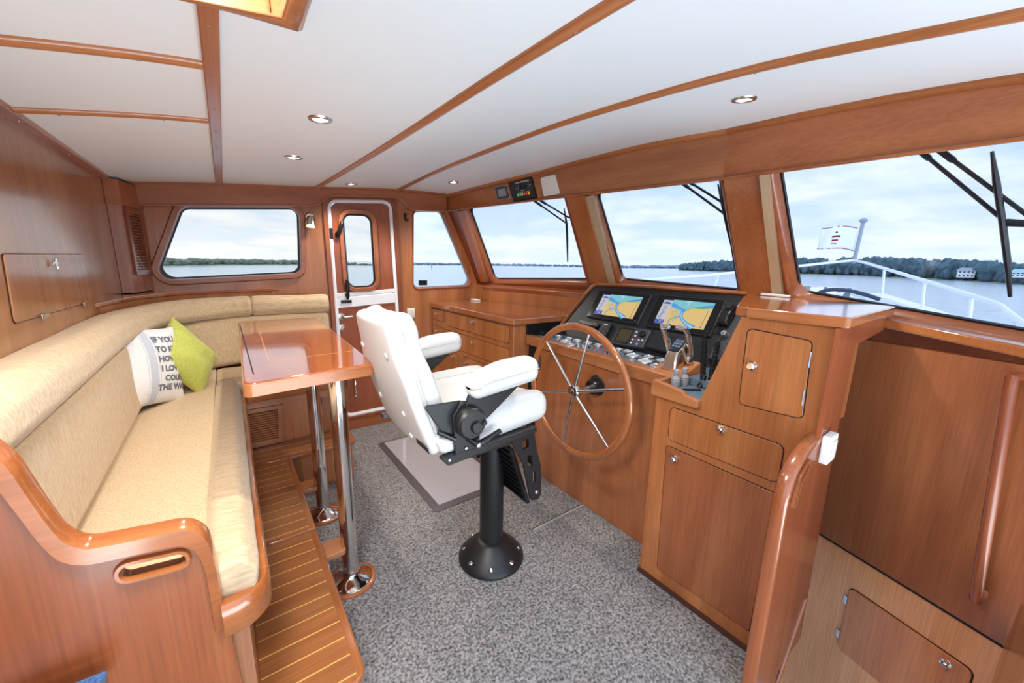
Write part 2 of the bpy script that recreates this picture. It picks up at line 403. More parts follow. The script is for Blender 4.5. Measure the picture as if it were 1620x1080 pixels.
def RB(c, half, r, f=None, **k):
    bm = NB(); c = V3(c); rbox(bm, half, r, (lambda x, y, z: c + V3((x, y, z))) if f is None else (lambda x, y, z: f(V3((x, y, z)), c)), **k); return bm
def lerp(a, b, t): return a + (b - a) * t
def interp(xs, ys, x):
    if x <= xs[0]: return ys[0]
    for i in range(len(xs) - 1):
        if x <= xs[i + 1]: return lerp(ys[i], ys[i + 1], (x - xs[i]) / (xs[i + 1] - xs[i]))
    return ys[-1]
def smooth(pts, n=6):
    """catmull-rom through points"""
    P = [V3(p) for p in pts]; P = [P[0] * 2 - P[1]] + P + [P[-1] * 2 - P[-2]]; out = []
    for i in range(1, len(P) - 2):
        for k in range(n):
            t = k / n; a, b, c, d = P[i - 1:i + 3]
            out.append(0.5 * ((2 * b) + (c - a) * t + (2 * a - 5 * b + 4 * c - d) * t * t + (3 * b - a - 3 * c + d) * t ** 3))
    out.append(P[-2]); return out
def screw(parent, p, axis, r=0.0035):
    return obj('screw', LA([(r, 0), (r, 0.0015), (r * 0.4, 0.002)], p, axis, seg=8), SATIN, parent)
def knob(parent, p, axis, r=0.012):
    """round pull latch: rose, neck and button"""
    return obj('knob', LA([(r * 1.1, 0), (r * 1.1, 0.003), (r * 0.55, 0.005), (r * 0.55, 0.012), (r * 0.95, 0.015), (r, 0.02), (r * 0.7, 0.024)], p, axis, seg=16), CHROME, parent)
def hinge(parent, fr, u, v, h=0.045, w=0.011):
    bm = FB(fr, u - w, u + w * 0.3, v - h / 2, v + h / 2, 0.0, 0.003); tube(bm, [fr.p(u, v - h / 2, 0.003), fr.p(u, v + h / 2, 0.003)], 0.003, 6)
    return obj('hinge', bm, SATIN, parent)

# ================================================================ the setting
# ---------------------------------------------------------------- ceiling surface (cambered, rising forward)
CY_ = [-0.7, -0.2, 0.1, 0.5, 0.95, 1.45, 2.4, 3.30]
CX_ = [-0.75, -0.46, 0.0, 0.587, 1.2, 1.9, 2.1]
CZ_ = {-0.75: [1.72, 1.725, 1.73, 1.735, 1.74, 1.745, 1.755, 1.765], -0.46: [1.765, 1.77, 1.775, 1.78, 1.787, 1.795, 1.803, 1.808],
       0.0: [1.80, 1.825, 1.84, 1.85, 1.86, 1.865, 1.868, 1.858], 0.587: [1.80, 1.835, 1.855, 1.872, 1.886, 1.892, 1.902, 1.913],
       1.2: [1.75, 1.815, 1.862, 1.925, 1.965, 1.988, 1.993, 1.966], 1.9: [1.76, 1.86, 1.925, 1.978, 2.018, 2.046, 2.035, 1.978], 2.1: [1.76, 1.86, 1.925, 1.985, 2.03, 2.055, 2.04, 1.98]}
def cr1(xs, ys, x):
    n = len(xs); i = max(0, min(n - 2, next((k for k in range(n - 1) if x <= xs[k + 1]), n - 2)))
    h = xs[i + 1] - xs[i]; t = (x - xs[i]) / h
    m = lambda k: (ys[min(n - 1, k + 1)] - ys[max(0, k - 1)]) / (xs[min(n - 1, k + 1)] - xs[max(0, k - 1)])
    return ys[i] * (2 * t ** 3 - 3 * t * t + 1) + h * m(i) * (t ** 3 - 2 * t * t + t) + ys[i + 1] * (3 * t * t - 2 * t ** 3) + h * m(i + 1) * (t ** 3 - t * t)
def cz(x, y): return cr1(CX_, [cr1(CY_, CZ_[a], y) for a in CX_], x)
HX0, HX1, HY0, HY1 = -0.40, 0.150, 0.36, 0.95          # hatch opening
def grid_lines(a, b, n, extra): return sorted(set([round(lerp(a, b, i / n), 4) for i in range(n + 1)] + extra))
gx = grid_lines(-0.62, 2.02, 26, [HX0, HX1]); gy = grid_lines(-0.65, 3.30, 30, [HY0, HY1])
bm = NB(); gv = {}
def gvert(x, y, dz):
    k = (x, y, dz)
    if k not in gv: gv[k] = bm.verts.new((x, y, cz(x, y) + dz))
    return gv[k]
for i in range(len(gx) - 1):
    for j in range(len(gy) - 1):
        if HX0 - 1e-4 <= gx[i] and gx[i + 1] <= HX1 + 1e-4 and HY0 - 1e-4 <= gy[j] and gy[j + 1] <= HY1 + 1e-4: continue
        for dz in (0, 0.05): bm.faces.new([gvert(gx[a], gy[b], dz) for a, b in ((i, j), (i + 1, j), (i + 1, j + 1), (i, j + 1))])
CEIL = struct(obj('ceiling', bm, VINYL))

def batten(name, pts, w, h, m, screws=0, parent=None):
    """half-round batten under the ceiling; pts are (x, y)"""
    path = [V3((x, y, cz(x, y) - 0.001)) for x, y in pts]
    sec = [(w / 2 * cos(a), -h * sin(a)) for a in [pi * k / 8 for k in range(9)]] + [(-w / 2, 0.006), (w / 2, 0.006)]
    o = struct(obj(name, SW(path, sec), m, ang=60))
    for k in range(screws):
        t = (k + 0.5) / screws; i = int(t * (len(path) - 1)); p = path[i]; screw(o, p + V3((0, 0, -h)), (0, 0, -1))
    return o
def L2(a, b, n=24): return [(lerp(a[0], b[0], i / n), lerp(a[1], b[1], i / n)) for i in range(n + 1)]
def flat_batten(name, pts, w, h, m, screws=0, side=(0, 0)):
    path = [V3((x, y, cz(x, y) - 0.001)) for x, y in pts]
    o = struct(obj(name, SW(path, [(-w / 2, 0.006), (w / 2, 0.006), (w / 2, -h), (-w / 2, -h)]), m, bevel=0.003))
    for k in range(screws):
        t = (k + 0.5) / screws; i = int(t * (len(path) - 1)); p = path[i]; screw(o, p + V3((0, 0, -h)), (0, 0, -1))
    return o
flat_batten('trim_1', L2((0.027, HY1 + 0.02), (0.037, 3.20)), 0.034, 0.011, WDY, 8)
batten('trim_2', [(0.60, -0.5)] + [(0.60 + 0.035 * sin(pi * (y + 0.5) / 3.7), y) for y in [-0.4 + 0.15 * k for k in range(24)]] + [(0.60, 3.20)], 0.034, 0.016, WY, 7)
batten('trim_3', L2((1.20, -0.62), (1.20, 3.20), 36), 0.032, 0.016, WY, 8)
batten('trim_4', L2((-0.46, 1.30), (0.012, 1.30)), 0.030, 0.014, WX, 2)
batten('trim_5', L2((-0.46, 1.80), (0.012, 1.80)), 0.024, 0.012, WX, 2)
flat_batten('trim_6', L2((-0.445, 0.2), (-0.445, 3.10)), 0.035, 0.012, WDY, 6)
flat_batten('trim_7', L2((-0.43, 3.185), (1.62, 3.185)), 0.030, 0.012, WDX, 8)

# roof hatch coaming
bm = NB()
zt = 2.06
for (a0, a1, b0, b1) in ((HX0 - 0.0, HX0 + 0.012, HY0, HY1), (HX1 - 0.012, HX1, HY0, HY1), (HX0, HX1, HY0, HY0 + 0.012), (HX0, HX1, HY1 - 0.012, HY1)):
    hexa(bm, [(a0, b0, cz(a0, b0) - 0.02), (a1, b0, cz(a1, b0) - 0.02), (a1, b1, cz(a1, b1) - 0.02), (a0, b1, cz(a0, b1) - 0.02)], [(a0, b0, zt), (a1, b0, zt), (a1, b1, zt), (a0, b1, zt)])
hatch = tag(obj('roof_hatch', bm, WX, bevel=0.002), 'cherry framed roof hatch opening in the white headliner, top left', 'hatch')
bm = NB()
hp = [(x, HY1) for x in [lerp(HX0, HX1, i / 12) for i in range(12)]] + [(HX1, y) for y in [lerp(HY1, HY0, i / 12) for i in range(12)]] + [(x, HY0) for x in [lerp(HX1, HX0, i / 12) for i in range(12)]] + [(HX0, y) for y in [lerp(HY0, HY1, i / 12) for i in range(12)]]
sec = [(-0.012, 0.004), (0.028, 0.004), (0.028, -0.012), (0.018, -0.022), (-0.004, -0.024), (-0.012, -0.018)]
sweep(bm, [V3((x, y, cz(x, y))) for x, y in hp], [(-a, b) for a, b in sec], closed=True)
obj('hatch_trim', bm, WX, hatch, ang=50)
bm = B(HX0 + 0.012, HX1 - 0.012, HY0 + 0.012, HY1 - 0.012, 2.045, 2.051)
obj('hatch_pane', bm, GLASS, hatch)

# ---------------------------------------------------------------- walls
PW = Fr((0, 3.25, 0), (1, 0, 0), (0, 0, 1))            # port wall: u = forward, v = up, w = into the cabin
w1 = [(-0.159, 1.697), (0.474, 1.756), (0.450, 1.315), (-0.330, 1.271)]
w1r = [0.05, 0.045, 0.06, 0.06]
w2 = [(1.362, 1.818), (1.603, 1.838), (1.914, 1.198), (1.340, 1.184)]
w2r = [0.035, 0.04, 0.06, 0.04]
dr = [(0.672, 1.845), (1.165, 1.892), (1.212, 0.118), (0.680, 0.118)]
dro = off(dr, 0.012)
bm = NB()
plate(bm, PW, [(-0.52, 0), (2.12, 0), (2.12, 1.1), (1.985, 1.20), (1.70, 1.86), (1.68, 2.04), (-0.52, 2.04)], [rp(off(w1, 0.03), [r + 0.03 for r in w1r]), rp(dr, [0.07, 0.07, 0.05, 0.05]), rp(off(w2, 0.022), [r + 0.022 for r in w2r])], -0.06, 0.0)
struct(obj('wall_port', bm, WZX))
# aft bulkhead
AW = Fr((-0.46, 0, 0), (0, 1, 0), (0, 0, 1))           # w = +x into the cabin
WAFT = wood('aft_bulkhead_cherry', (138, 84, 46), (164, 108, 66), (182, 128, 84), 'Z', 0.16, 'Y', rough=0.26, stave_amt=0.04)
struct(obj('wall_aft', FB(AW, 0.30, 3.30, 0.0, 1.90, -0.05, 0.0), WAFT))
# carpeted sole
bm = NB(); plate(bm, Fr((0, 0, 0), (1, 0, 0), (0, 1, 0)), [(-0.46, -0.7), (1.14, -0.7), (1.14, 0.352), (1.70, 0.352), (1.70, 3.25), (-0.46, 3.25)], [], -0.05, 0.0)
FLOOR = struct(obj('floor', bm, CARPET))
bm = NB(); box(bm, 1.20, 1.585, 1.386, 1.394, 0.0, 0.006)
o = obj('hatch_edging', bm, mat('pale_edging', (176, 172, 166), 0.5), FLOOR)
obj('hatch_seam', B(1.20, 1.585, 1.394, 1.402, 0.0, 0.003), DARKGAP, FLOOR)
# floor margin strips
struct(obj('baseboard_port', B(0.60, 1.50, 3.238, 3.25, 0.0, 0.10), WDX, bevel=0.003))

# cornice along the port side, dipping clear of the door head
cb = [(-0.46, 1.685), (-0.34, 1.692), (0.10, 1.735), (0.47, 1.770), (0.545, 1.778), (0.60, 1.795), (0.64, 1.825), (0.69, 1.858), (0.75, 1.868), (0.95, 1.886), (1.13, 1.900), (1.20, 1.896), (1.245, 1.865), (1.29, 1.832), (1.35, 1.822), (1.63, 1.838)]
cbs = [(p.x, p.y) for p in smooth([(a, b, 0) for a, b in cb], 5)]
bm = NB(); F3 = Fr((0, 3.19, 0), (1, 0, 0), (0, 0, 1))
loft(bm, [[V3((x, y, z)) for x, z in cbs] + [V3((x, y, max(z + 0.02, cz(x, 3.19) + 0.01))) for x, z in cbs[::-1]] for y in (3.19, 3.25)], True, (False, False))
vs = list(bm.verts)
nn_ = len(cbs)
for base in (0, 2 * nn_):
    for i in range(nn_ - 1):
        try: bm.faces.new((vs[base + i], vs[base + i + 1], vs[base + 2 * nn_ - 2 - i], vs[base + 2 * nn_ - 1 - i]))
        except Exception: pass
bm.verts.ensure_lookup_table()
CORN = struct(obj('trim_8', bm, WDX, ang=50))
bm = NB(); sweep(bm, [V3((x, 3.188, z + 0.004)) for x, z in cbs], [(0.006 * cos(a), 0.008 * sin(a)) for a in [2 * pi * k / 8 for k in range(8)]], up=(0, 1, 0))
struct(obj('trim_9', bm, WX, ang=60))

# windscreen header with its three facets
P_ = [V3((1.64, 3.25, 0)), V3((1.86, 2.2, 0)), V3((1.92, 0.96, 0)), V3((1.60, -0.6, 0))]
PB = [1.842, 1.843, 1.802, 1.700]
def facet_fr(i, w=0.0):
    a, b = P_[i], P_[i + 1]; u = (b - a).normalized(); out = V3((-u.y, u.x, 0))
    if out.x < 0: out = -out
    return Fr(a + out * -w + V3((0, 0, 1.82)), u, (-out * 0.5 + V3((0, 0, 1))).normalized()), out
for i in range(3):
    a, b = P_[i], P_[i + 1]; fr, out = facet_fr(i); N_ = 12; bm = NB(); lp = []
    for k in range(N_ + 1):
        t = k / N_; p = a.lerp(b, t); zb = lerp(PB[i], PB[i + 1], t); q = p + out * 0.035
        zt_ = max(zb + 0.05, cz(p.x, p.y) + 0.01)
        lp.append([V3((p.x, p.y, zb)), V3((p.x, p.y, zt_)), V3((q.x, q.y, zt_ + 0.02)), V3((q.x, q.y, zb + 0.01))])
    loft(bm, lp, True, (True, True))
    HD = struct(obj('wall_fore_%s' % ('header_port', 'header_centre', 'header_starboard')[i], bm, WY if i != 2 else wood('header_cherry', (158, 86, 44), (184, 108, 60), (200, 126, 74), 'Y'), ang=40))
    path = [a.lerp(b, k / N_) - out * 0.008 for k in range(N_ + 1)]
    top = [V3((p.x, p.y, cz(p.x, p.y) - 0.002)) for p in path]
    struct(obj('trim_%d' % (10 + i), SW(top, [(-0.014, 0.006), (0.012, 0.006), (0.012, -0.010), (0.004, -0.018), (-0.014, -0.018)]), WY, ang=50))
    bot = [V3((p.x, p.y, lerp(PB[i], PB[i + 1], k / N_) + 0.006)) for k, p in enumerate(path)]
    struct(obj('trim_%d' % (13 + i), SW(bot, [(0.006 * cos(t), 0.007 * sin(t)) for t in [2 * pi * k / 8 for k in range(8)]]), WCAP, ang=60))

# windscreen: lining plates, frames, panes, posts, sills
GP = [[(0.268, 0.022), (1.262, 0.022), (1.310, -0.618), (0.290, -0.661)],
      [(0.452, 0.022), (1.19, 0.022), (1.246, -0.635), (0.503, -0.603)],
      [(0.205, 0.022), (1.50, 0.022), (1.56, -0.803), (0.222, -0.617)]]
GR = [[0.02, 0.02, 0.03, 0.07], [0.02, 0.02, 0.03, 0.07], [0.02, 0.02, 0.03, 0.09]]
LEN = [(P_[i + 1] - P_[i]).length for i in range(3)]
for i in range(3):
    fr, out = facet_fr(i); W = sthing('window_%d' % (i + 3), fr.p(LEN[i] / 2, -0.6, -0.07))
    g = rp(GP[i], GR[i], 8); g2 = rp(off(GP[i], 0.036), [r + 0.036 for r in GR[i]], 8); gm = rp(off(GP[i], 0.012), [r + 0.012 for r in GR[i]], 8)
    ins = rp(off(GP[i], -0.006), [max(0.01, r - 0.006) for r in GR[i]], 8)
    bm = NB(); loft(bm, [[fr.p(*p, -0.035) for p in g2], [fr.p(*p, -0.033) for p in rp(off(GP[i], 0.028), [r + 0.028 for r in GR[i]], 8)], [fr.p(*p, -0.045) for p in gm], [fr.p(*p, -0.075) for p in g]])
    obj('window_frame', bm, WDY, W, ang=70)
    bm = NB(); ring(bm, fr, ins, gm, -0.082, -0.070); obj('gasket', bm, GASKET, W)
    bm = NB(); slab(bm, fr, gm, -0.086, -0.080); obj('pane', bm, GLASS, W)
    bm = NB(); e0, e1 = ((0.0, 1.385), (0.20, 1.32), (0.14, LEN[2] + 0.03))[i]
    plate(bm, fr, [(e0, -0.88), (e1, -0.88), (e1, 0.062), (e0, 0.062)], [rp(off(GP[i], 0.03), [r + 0.03 for r in GR[i]], 8)], -0.10, -0.040)
    struct(obj('wall_fore_%s' % ('lining_port', 'lining_centre', 'lining_starboard')[i], bm, WDZ))
def post(nm, fr, u0, u1, v0, v1, m=WZ, du=0.0):
    bm = NB(); hexa(bm, [fr.p(u0, v1, 0), fr.p(u1, v1, 0), fr.p(u1, v1, -0.06), fr.p(u0, v1, -0.06)], [fr.p(u0 + du, v0, 0), fr.p(u1 + du, v0, 0), fr.p(u1 + du, v0, -0.06), fr.p(u0 + du, v0, -0.06)])
    o = struct(obj(nm, bm, m, bevel=0.003))
    for u in (0.02, u1 - u0 - 0.02):
        for v in (v0 + 0.08, v1 - 0.16): screw(o, fr.p(u0 + u + du * 0.5, v, 0), fr.W, 0.003)
    return o
WPOST = wood('post_cherry', (150, 82, 40), (176, 104, 56), (190, 120, 70), 'Z', 0.05, 'Y', stave_amt=0.06)
f0, f1, f2 = facet_fr(0)[0], facet_fr(1)[0], facet_fr(2)[0]
post('trim_16', f0, 0.175, 0.262, -0.66, 0.015, WPOST, -0.02)
post('trim_17', f1, 0.255, 0.408, -0.61, 0.015, WPOST, 0.016)
post('trim_18', f1, 1.238, 1.395, -0.615, 0.0, WPOST, 0.045)
for nm, fr, u0, u1, du, du1, m in (('trim_19', f1, 0.409, 0.450, 0.018, 0.018, BEIGEV), ('trim_20', f2, 0.160, 0.188, -0.030, -0.020, BEIGEV)):
    bm = NB()
    hexa(bm, [fr.p(u0, 0.0, -0.008), fr.p(u1, 0.0, -0.026), fr.p(u1, 0.0, -0.06), fr.p(u0, 0.0, -0.06)], [fr.p(u0 + du, -0.635, -0.008), fr.p(u1 + du1, -0.635, -0.026), fr.p(u1 + du1, -0.635, -0.06), fr.p(u0 + du, -0.635, -0.06)])
    struct(obj(nm, bm, m))
# sill of the port pane and wall below it
bm = NB(); fbox(bm, f0, 0.16, 1.36, -0.745, -0.700, -0.06, 0.012); struct(obj('trim_21', bm, WDY, bevel=0.01, seg=3))
q = [f0.p(0.0, -0.70, -0.01), f0.p(1.39, -0.70, -0.01)]
bm = NB(); hexa(bm, [q[0], q[1], q[1] + V3((0.1, 0, 0)), q[0] + V3((0.1, 0, 0))], [V3((a.x, a.y, 0.9)) for a in (q[0], q[1], q[1] + V3((0.1, 0, 0)), q[0] + V3((0.1, 0, 0)))])
struct(obj('wall_fore_dado', bm, WZ))

def window_in_wall(nm, loc, pts, rr, gl, fm, dep=0.012, fw=0.034, inner_m=SILVERF):
    W = sthing(nm, loc); a = rp(pts, rr, 8); b = rp(off(pts, 0.009), [r + 0.009 for r in rr], 8); c = rp(off(pts, fw), [r + fw for r in rr], 8)
    d = rp(off(pts, fw - 0.008), [r + fw - 0.008 for r in rr], 8)
    bm = NB(); loft(bm, [[PW.p(*p, 0.0) for p in c], [PW.p(*p, dep) for p in d], [PW.p(*p, dep) for p in rp(off(pts, 0.016), [r + 0.016 for r in rr], 8)], [PW.p(*p, 0.002) for p in b], [PW.p(*p, -0.035) for p in b]]); obj('window_frame', bm, fm, W, ang=60)
    bm = NB(); ring(bm, PW, a, b, -0.036, -0.020); obj('gasket', bm, inner_m, W)
    bm = NB(); slab(bm, PW, b, -0.044, -0.038); obj('pane', bm, gl, W); return W
window_in_wall('window_1', (0.1, 3.25, 1.27), w1, w1r, GLASSW, WDX, 0.022, 0.050, GASKET)
window_in_wall('window_2', (1.6, 3.25, 1.19), w2, w2r, GLASS, WDX, 0.010, 0.026)

# corner pilaster with the ventilation grille
bm = NB()
def zc(x, y): return cz(x, y) + 0.01
pil = [(-0.46, 3.0), (-0.408, 3.0), (-0.352, 3.25), (-0.46, 3.25)]
loft(bm, [[V3((x, y, 1.20)) for x, y in pil], [V3((x, y, 1.80)) for x, y in pil]], True, (True, True))
struct(obj('trim_22', bm, wood('pilaster_cherry', (150, 92, 66), (172, 116, 92), (188, 136, 112), 'Z', rough=0.2), bevel=0.002))
pil2 = [(-0.46, 2.99), (-0.400, 2.99), (-0.342, 3.25), (-0.46, 3.25)]
bm = NB(); loft(bm, [[V3((x, y, 1.672)) for x, y in pil2], [V3((x, y, 1.80)) for x, y in pil2]], True, (True, True)); struct(obj('trim_23', bm, WDX, bevel=0.002))
GFo = V3((-0.408, 3.0, 0)); GU = V3((0.056, 0.25, 0)).normalized(); GF = Fr(GFo, GU, (0, 0, 1))
if GF.W.x < 0: GF = Fr(GFo, GU, (0, 0, 1))
GW = 1 if GF.W.x > 0 else -1
T = thing('ventilation_grille', 'brown slatted ventilation grille on the angled corner pilaster', 'vent', GF.p(0.125, 1.29, 0))
gi, go = [(0.055, 1.325), (0.205, 1.325), (0.205, 1.635), (0.055, 1.635)], [(0.028, 1.295), (0.235, 1.295), (0.235, 1.665), (0.028, 1.665)]
obj('frame', RG(GF, gi, go, 0.0005 * GW, 0.012 * GW), WDZ, T, bevel=0.002)
obj('backing', FB(GF, 0.052, 0.208, 1.322, 1.638, 0.0004 * GW, 0.0012 * GW), DARKGAP, T)
for k in range(19):
    v = 1.333 + k * 0.0163; obj('slat', FB(GF, 0.054, 0.206, v, v + 0.0042, 0.004 * GW, 0.0062 * GW), WDX, T)
for k in range(8):
    u = 0.068 + k * 0.0178; obj('slat', FB(GF, u, u + 0.005, 1.325, 1.635, 0.0013 * GW, 0.0038 * GW), WDZ, T)

# curved corner ledge behind the settee back
cp = smooth([(-0.468, 2.36, 0), (-0.43, 2.60, 0), (-0.38, 2.82, 0), (-0.28, 3.0, 0), (-0.12, 3.12, 0), (0.10, 3.20, 0), (0.32, 3.252, 0)], 6)
bm = NB(); loft(bm, [[V3((p.x, p.y, z)) for p in cp] + [V3((-0.46, 3.25, z))] for z in (1.178, 1.196)], True, (True, True))
struct(obj('trim_24', bm, WCT, bevel=0.004))
bm = NB(); lo = []
for p in cp: lo.append([V3((p.x - 0.008, p.y + 0.008, 1.04)), V3((p.x - 0.008, p.y + 0.008, 1.18)), V3((p.x - 0.03, p.y + 0.03, 1.18)), V3((p.x - 0.03, p.y + 0.03, 1.04))])
loft(bm, lo, True, (True, True)); struct(obj('wall_aft_corner', bm, WZX))

# ---------------------------------------------------------------- the side door
DF = PW
DO = sthing('door_1', (0.94, 3.25, 0.118))
o1 = rp(dr, [0.075, 0.075, 0.06, 0.06], 10); o2 = rp(off(dr, -0.026), [0.055, 0.055, 0.04, 0.04], 10); o0 = rp(off(dr, 0.014), [0.085, 0.085, 0.07, 0.07], 10)
bm = NB(); loft(bm, [[DF.p(*p, -0.05) for p in o1], [DF.p(*p, 0.006) for p in o1], [DF.p(*p, 0.012) for p in rp(off(dr, -0.008), [0.07, 0.07, 0.055, 0.055], 10)], [DF.p(*p, 0.004) for p in o2], [DF.p(*p, -0.05) for p in o2]])
obj('door_frame', bm, WHITEG, DO, ang=40, label='white moulded door frame')
bm = NB(); ring(bm, DF, o1, rp(off(dr, 0.034), [0.1, 0.1, 0.09, 0.09], 10), 0.0, 0.016); obj('door_casing', bm, WDZ, DO, bevel=0.004)
lf = off(dr, -0.026)
WDOOR = wood('door_cherry', (122, 56, 30), (148, 76, 42), (166, 92, 54), 'Z', rough=0.28)
dw = [(0.790, 1.742), (0.990, 1.752), (0.996, 1.206), (0.798, 1.200)]; dwr = [0.055] * 4
up_pts = [(0.700, 1.148), (1.180, 1.175), (1.140, 1.865), (0.698, 1.822)]
bm = NB(); plate(bm, DF, rp(up_pts, [0.01, 0.01, 0.06, 0.06], 8), [rp(off(dw, 0.02), [0.075] * 4, 8)], -0.045, -0.008)
UL = obj('upper_leaf', bm, WDOOR, DO)
bm = NB(); a = rp(dw, dwr, 10); b = rp(off(dw, 0.05), [0.10] * 4, 10); c = rp(off(dw, 0.043), [0.095] * 4, 10); dd = rp(off(dw, 0.012), [0.067] * 4, 10)
loft(bm, [[DF.p(*p, -0.008) for p in b], [DF.p(*p, 0.008) for p in c], [DF.p(*p, 0.008) for p in rp(off(dw, 0.020), [0.075] * 4, 10)], [DF.p(*p, -0.002) for p in dd], [DF.p(*p, -0.03) for p in dd]]); obj('window_frame', bm, WDX, UL, ang=50)
bm = NB(); ring(bm, DF, a, dd, -0.030, -0.014); obj('gasket', bm, GASKET, UL)
bm = NB(); slab(bm, DF, dd, -0.036, -0.031); obj('pane', bm, GLASSW, UL)
obj('lower_leaf', SL(DF, rp([(0.706, 0.144), (1.186, 0.144), (1.190, 1.055), (0.702, 1.03)], [0.03, 0.03, 0.005, 0.005], 6), -0.045, -0.010), WDOOR, DO)
bm = SL(DF, [(0.699, 1.030), (1.186, 1.058), (1.184, 1.140), (0.699, 1.112)], -0.045, 0.0); slab(bm, DF, [(0.699, 1.116), (1.184, 1.144), (1.182, 1.176), (0.699, 1.149)], -0.045, 0.0)
obj('split_rail', bm, WHITEG, DO, bevel=0.004, label='white rail where the door halves meet')
def dog(u, v, ln, tilt, base_v):
    """black cam lever that dogs the door shut"""
    bm = NB(); lathe(bm, [(0.017, 0), (0.017, 0.012), (0.012, 0.016)], DF.p(u, v, -0.006), DF.W, 16)
    d = V3((sin(tilt), cos(tilt)))if False else (sin(tilt), cos(tilt))
    pts = [DF.p(u + d[0] * t * ln, v + d[1] * t * ln, 0.012 + 0.022 * sin(pi * min(1, t + 0.2) * 0.7)) for t in (-0.28, -0.12, 0, 0.2, 0.45, 0.7, 0.9, 1.0)]
    tube(bm, pts, [0.008, 0.014, 0.015, 0.012, 0.015, 0.016, 0.014, 0.008], 10)
    return obj('dog_lever', bm, BLKPL, DO, ang=50)
dog(0.735, 1.60, 0.10, 0.35, 0); dog(0.775, 1.135, 0.12, 0.0, 0)
for u, v, w_, h_ in ((0.688, 1.60, 0.012, 0.04), (0.765, 1.082, 0.04, 0.012), (0.715, 0.44, 0.012, 0.06)):
    bm = FB(DF, u - w_, u + w_, v - h_, v + h_, 0.0, 0.012); obj('strike_plate', bm, BLKPL, DO, bevel=0.002)
bm = LA([(0.026, 0), (0.026, 0.004), (0.022, 0.007)], DF.p(0.722, 0.962, -0.01), DF.W); tube(bm, [DF.p(0.722, 0.962, -0.004), DF.p(0.722, 0.962, 0.03), DF.p(0.735, 0.964, 0.04), DF.p(0.80, 0.966, 0.042)], [0.010, 0.010, 0.010, 0.009], 12)
obj('door_handle', bm, SATIN, DO, ang=50)
bm = LA([(0.025, 0), (0.025, 0.006), (0.02, 0.008), (0.012, 0.008), (0.011, 0.012)], DF.p(0.722, 0.875, -0.01), DF.W); obj('lock', bm, SATIN, DO)
bm = TB([DF.p(0.79, 0.44, -0.01), DF.p(0.79, 0.435, 0.02), DF.p(0.789, 0.42, 0.025), DF.p(0.788, 0.32, 0.022), DF.p(0.787, 0.30, 0.018)], [0.010, 0.008, 0.006, 0.006, 0.008], 8); lathe(bm, [(0.011, 0), (0.013, 0.006), (0.010, 0.014)], DF.p(0.787, 0.296, 0.01), DF.W, 12)
obj('door_hook', bm, CHROME, DO)
bm = NB(); slab(bm, DF, [(0.62, 0.0), (1.24, 0.0), (1.24, 0.118), (0.62, 0.118)], 0.0, 0.008); struct(obj('trim_25', bm, WDX, bevel=0.002))

# ---------------------------------------------------------------- bulkhead under the starboard pane (companionway side)
bu = V3((0.25, 0.8, 0)).normalized(); BF = Fr(V3((1.85, -0.1, 0)), -bu, (0, 0, 1))          # u toward starboard
if BF.W.x > 0: BF = Fr(V3((1.85, -0.1, 0)), bu, (0, 0, 1))
def bs(y): return (y + 0.1) / bu.y * (1 if BF.U.y > 0 else -1)
WBK = wood('bulkhead_cherry', (128, 68, 36), (152, 86, 50), (170, 104, 64), 'Z', 0.09, 'X', rough=0.30, stave_amt=0.06)
sa, sb = sorted((bs(0.62), bs(-0.5)))
struct(obj('wall_fore_bulkhead', FB(BF, sa, sb, 0.262, 1.135, -0.04, 0.0), WBK))
struct(obj('wall_fore_footing', FB(BF, sa, sb, -0.62, 0.252, -0.05, -0.012), wood('footing_cherry_lit', (198, 122, 72), (226, 150, 94), (236, 170, 114), 'Z', 0.12, 'X', stave_amt=0.06)))  # lighter tones put the strong light on the footing into its colour
struct(obj('trim_26', FB(BF, sa, sb, 0.250, 0.262, -0.05, -0.004), DARKGAP))
bm = NB(); ya_, yb_ = 0.62, -0.5
tz = lambda y: 1.194 + 0.105 * y
hexa(bm, [BF.p(bs(ya_), tz(ya_) - 0.034, -0.05), BF.p(bs(yb_), tz(yb_) - 0.034, -0.05), BF.p(bs(yb_), tz(yb_), -0.05), BF.p(bs(ya_), tz(ya_), -0.05)], [BF.p(bs(ya_), tz(ya_) - 0.034, 0.014), BF.p(bs(yb_), tz(yb_) - 0.034, 0.014), BF.p(bs(yb_), tz(yb_), 0.014), BF.p(bs(ya_), tz(ya_), 0.014)])
struct(obj('trim_27', bm, WCAP, bevel=0.006))
# sill from the bulkhead to the glass
sq = [f2.p(0.05, -0.640, -0.072), f2.p(1.60, -0.830, -0.072)]; iq = [BF.p(bs(0.62), tz(0.62) - 0.002, 0), BF.p(bs(-0.5), tz(-0.5) - 0.002, 0)]
bm = NB(); hexa(bm, [iq[0], iq[1], sq[1], sq[0]], [v + V3((0, 0, -0.02)) for v in (iq[0], iq[1], sq[1], sq[0])]); struct(obj('trim_28', bm, wood('sill_cherry', (150, 90, 60), (176, 118, 86), (194, 140, 110), 'Y', rough=0.16, coat=0.7)))
# stairwell side at the starboard edge of view
SWF = Fr((1.2, -0.125, -0.6), (1, 0, 0), (0, 0, 1))
bm = NB(); slab(bm, SWF, [(0.10, 0), (0.66, 0), (0.66, 0.80), (0.57, 1.06), (0.10, 1.30)], 0.0, 0.02)
struct(obj('wall_starboard', bm, wood('starboard_cherry', (158, 96, 50), (188, 124, 70), (206, 146, 90), 'Z', 0.1, 'X')))

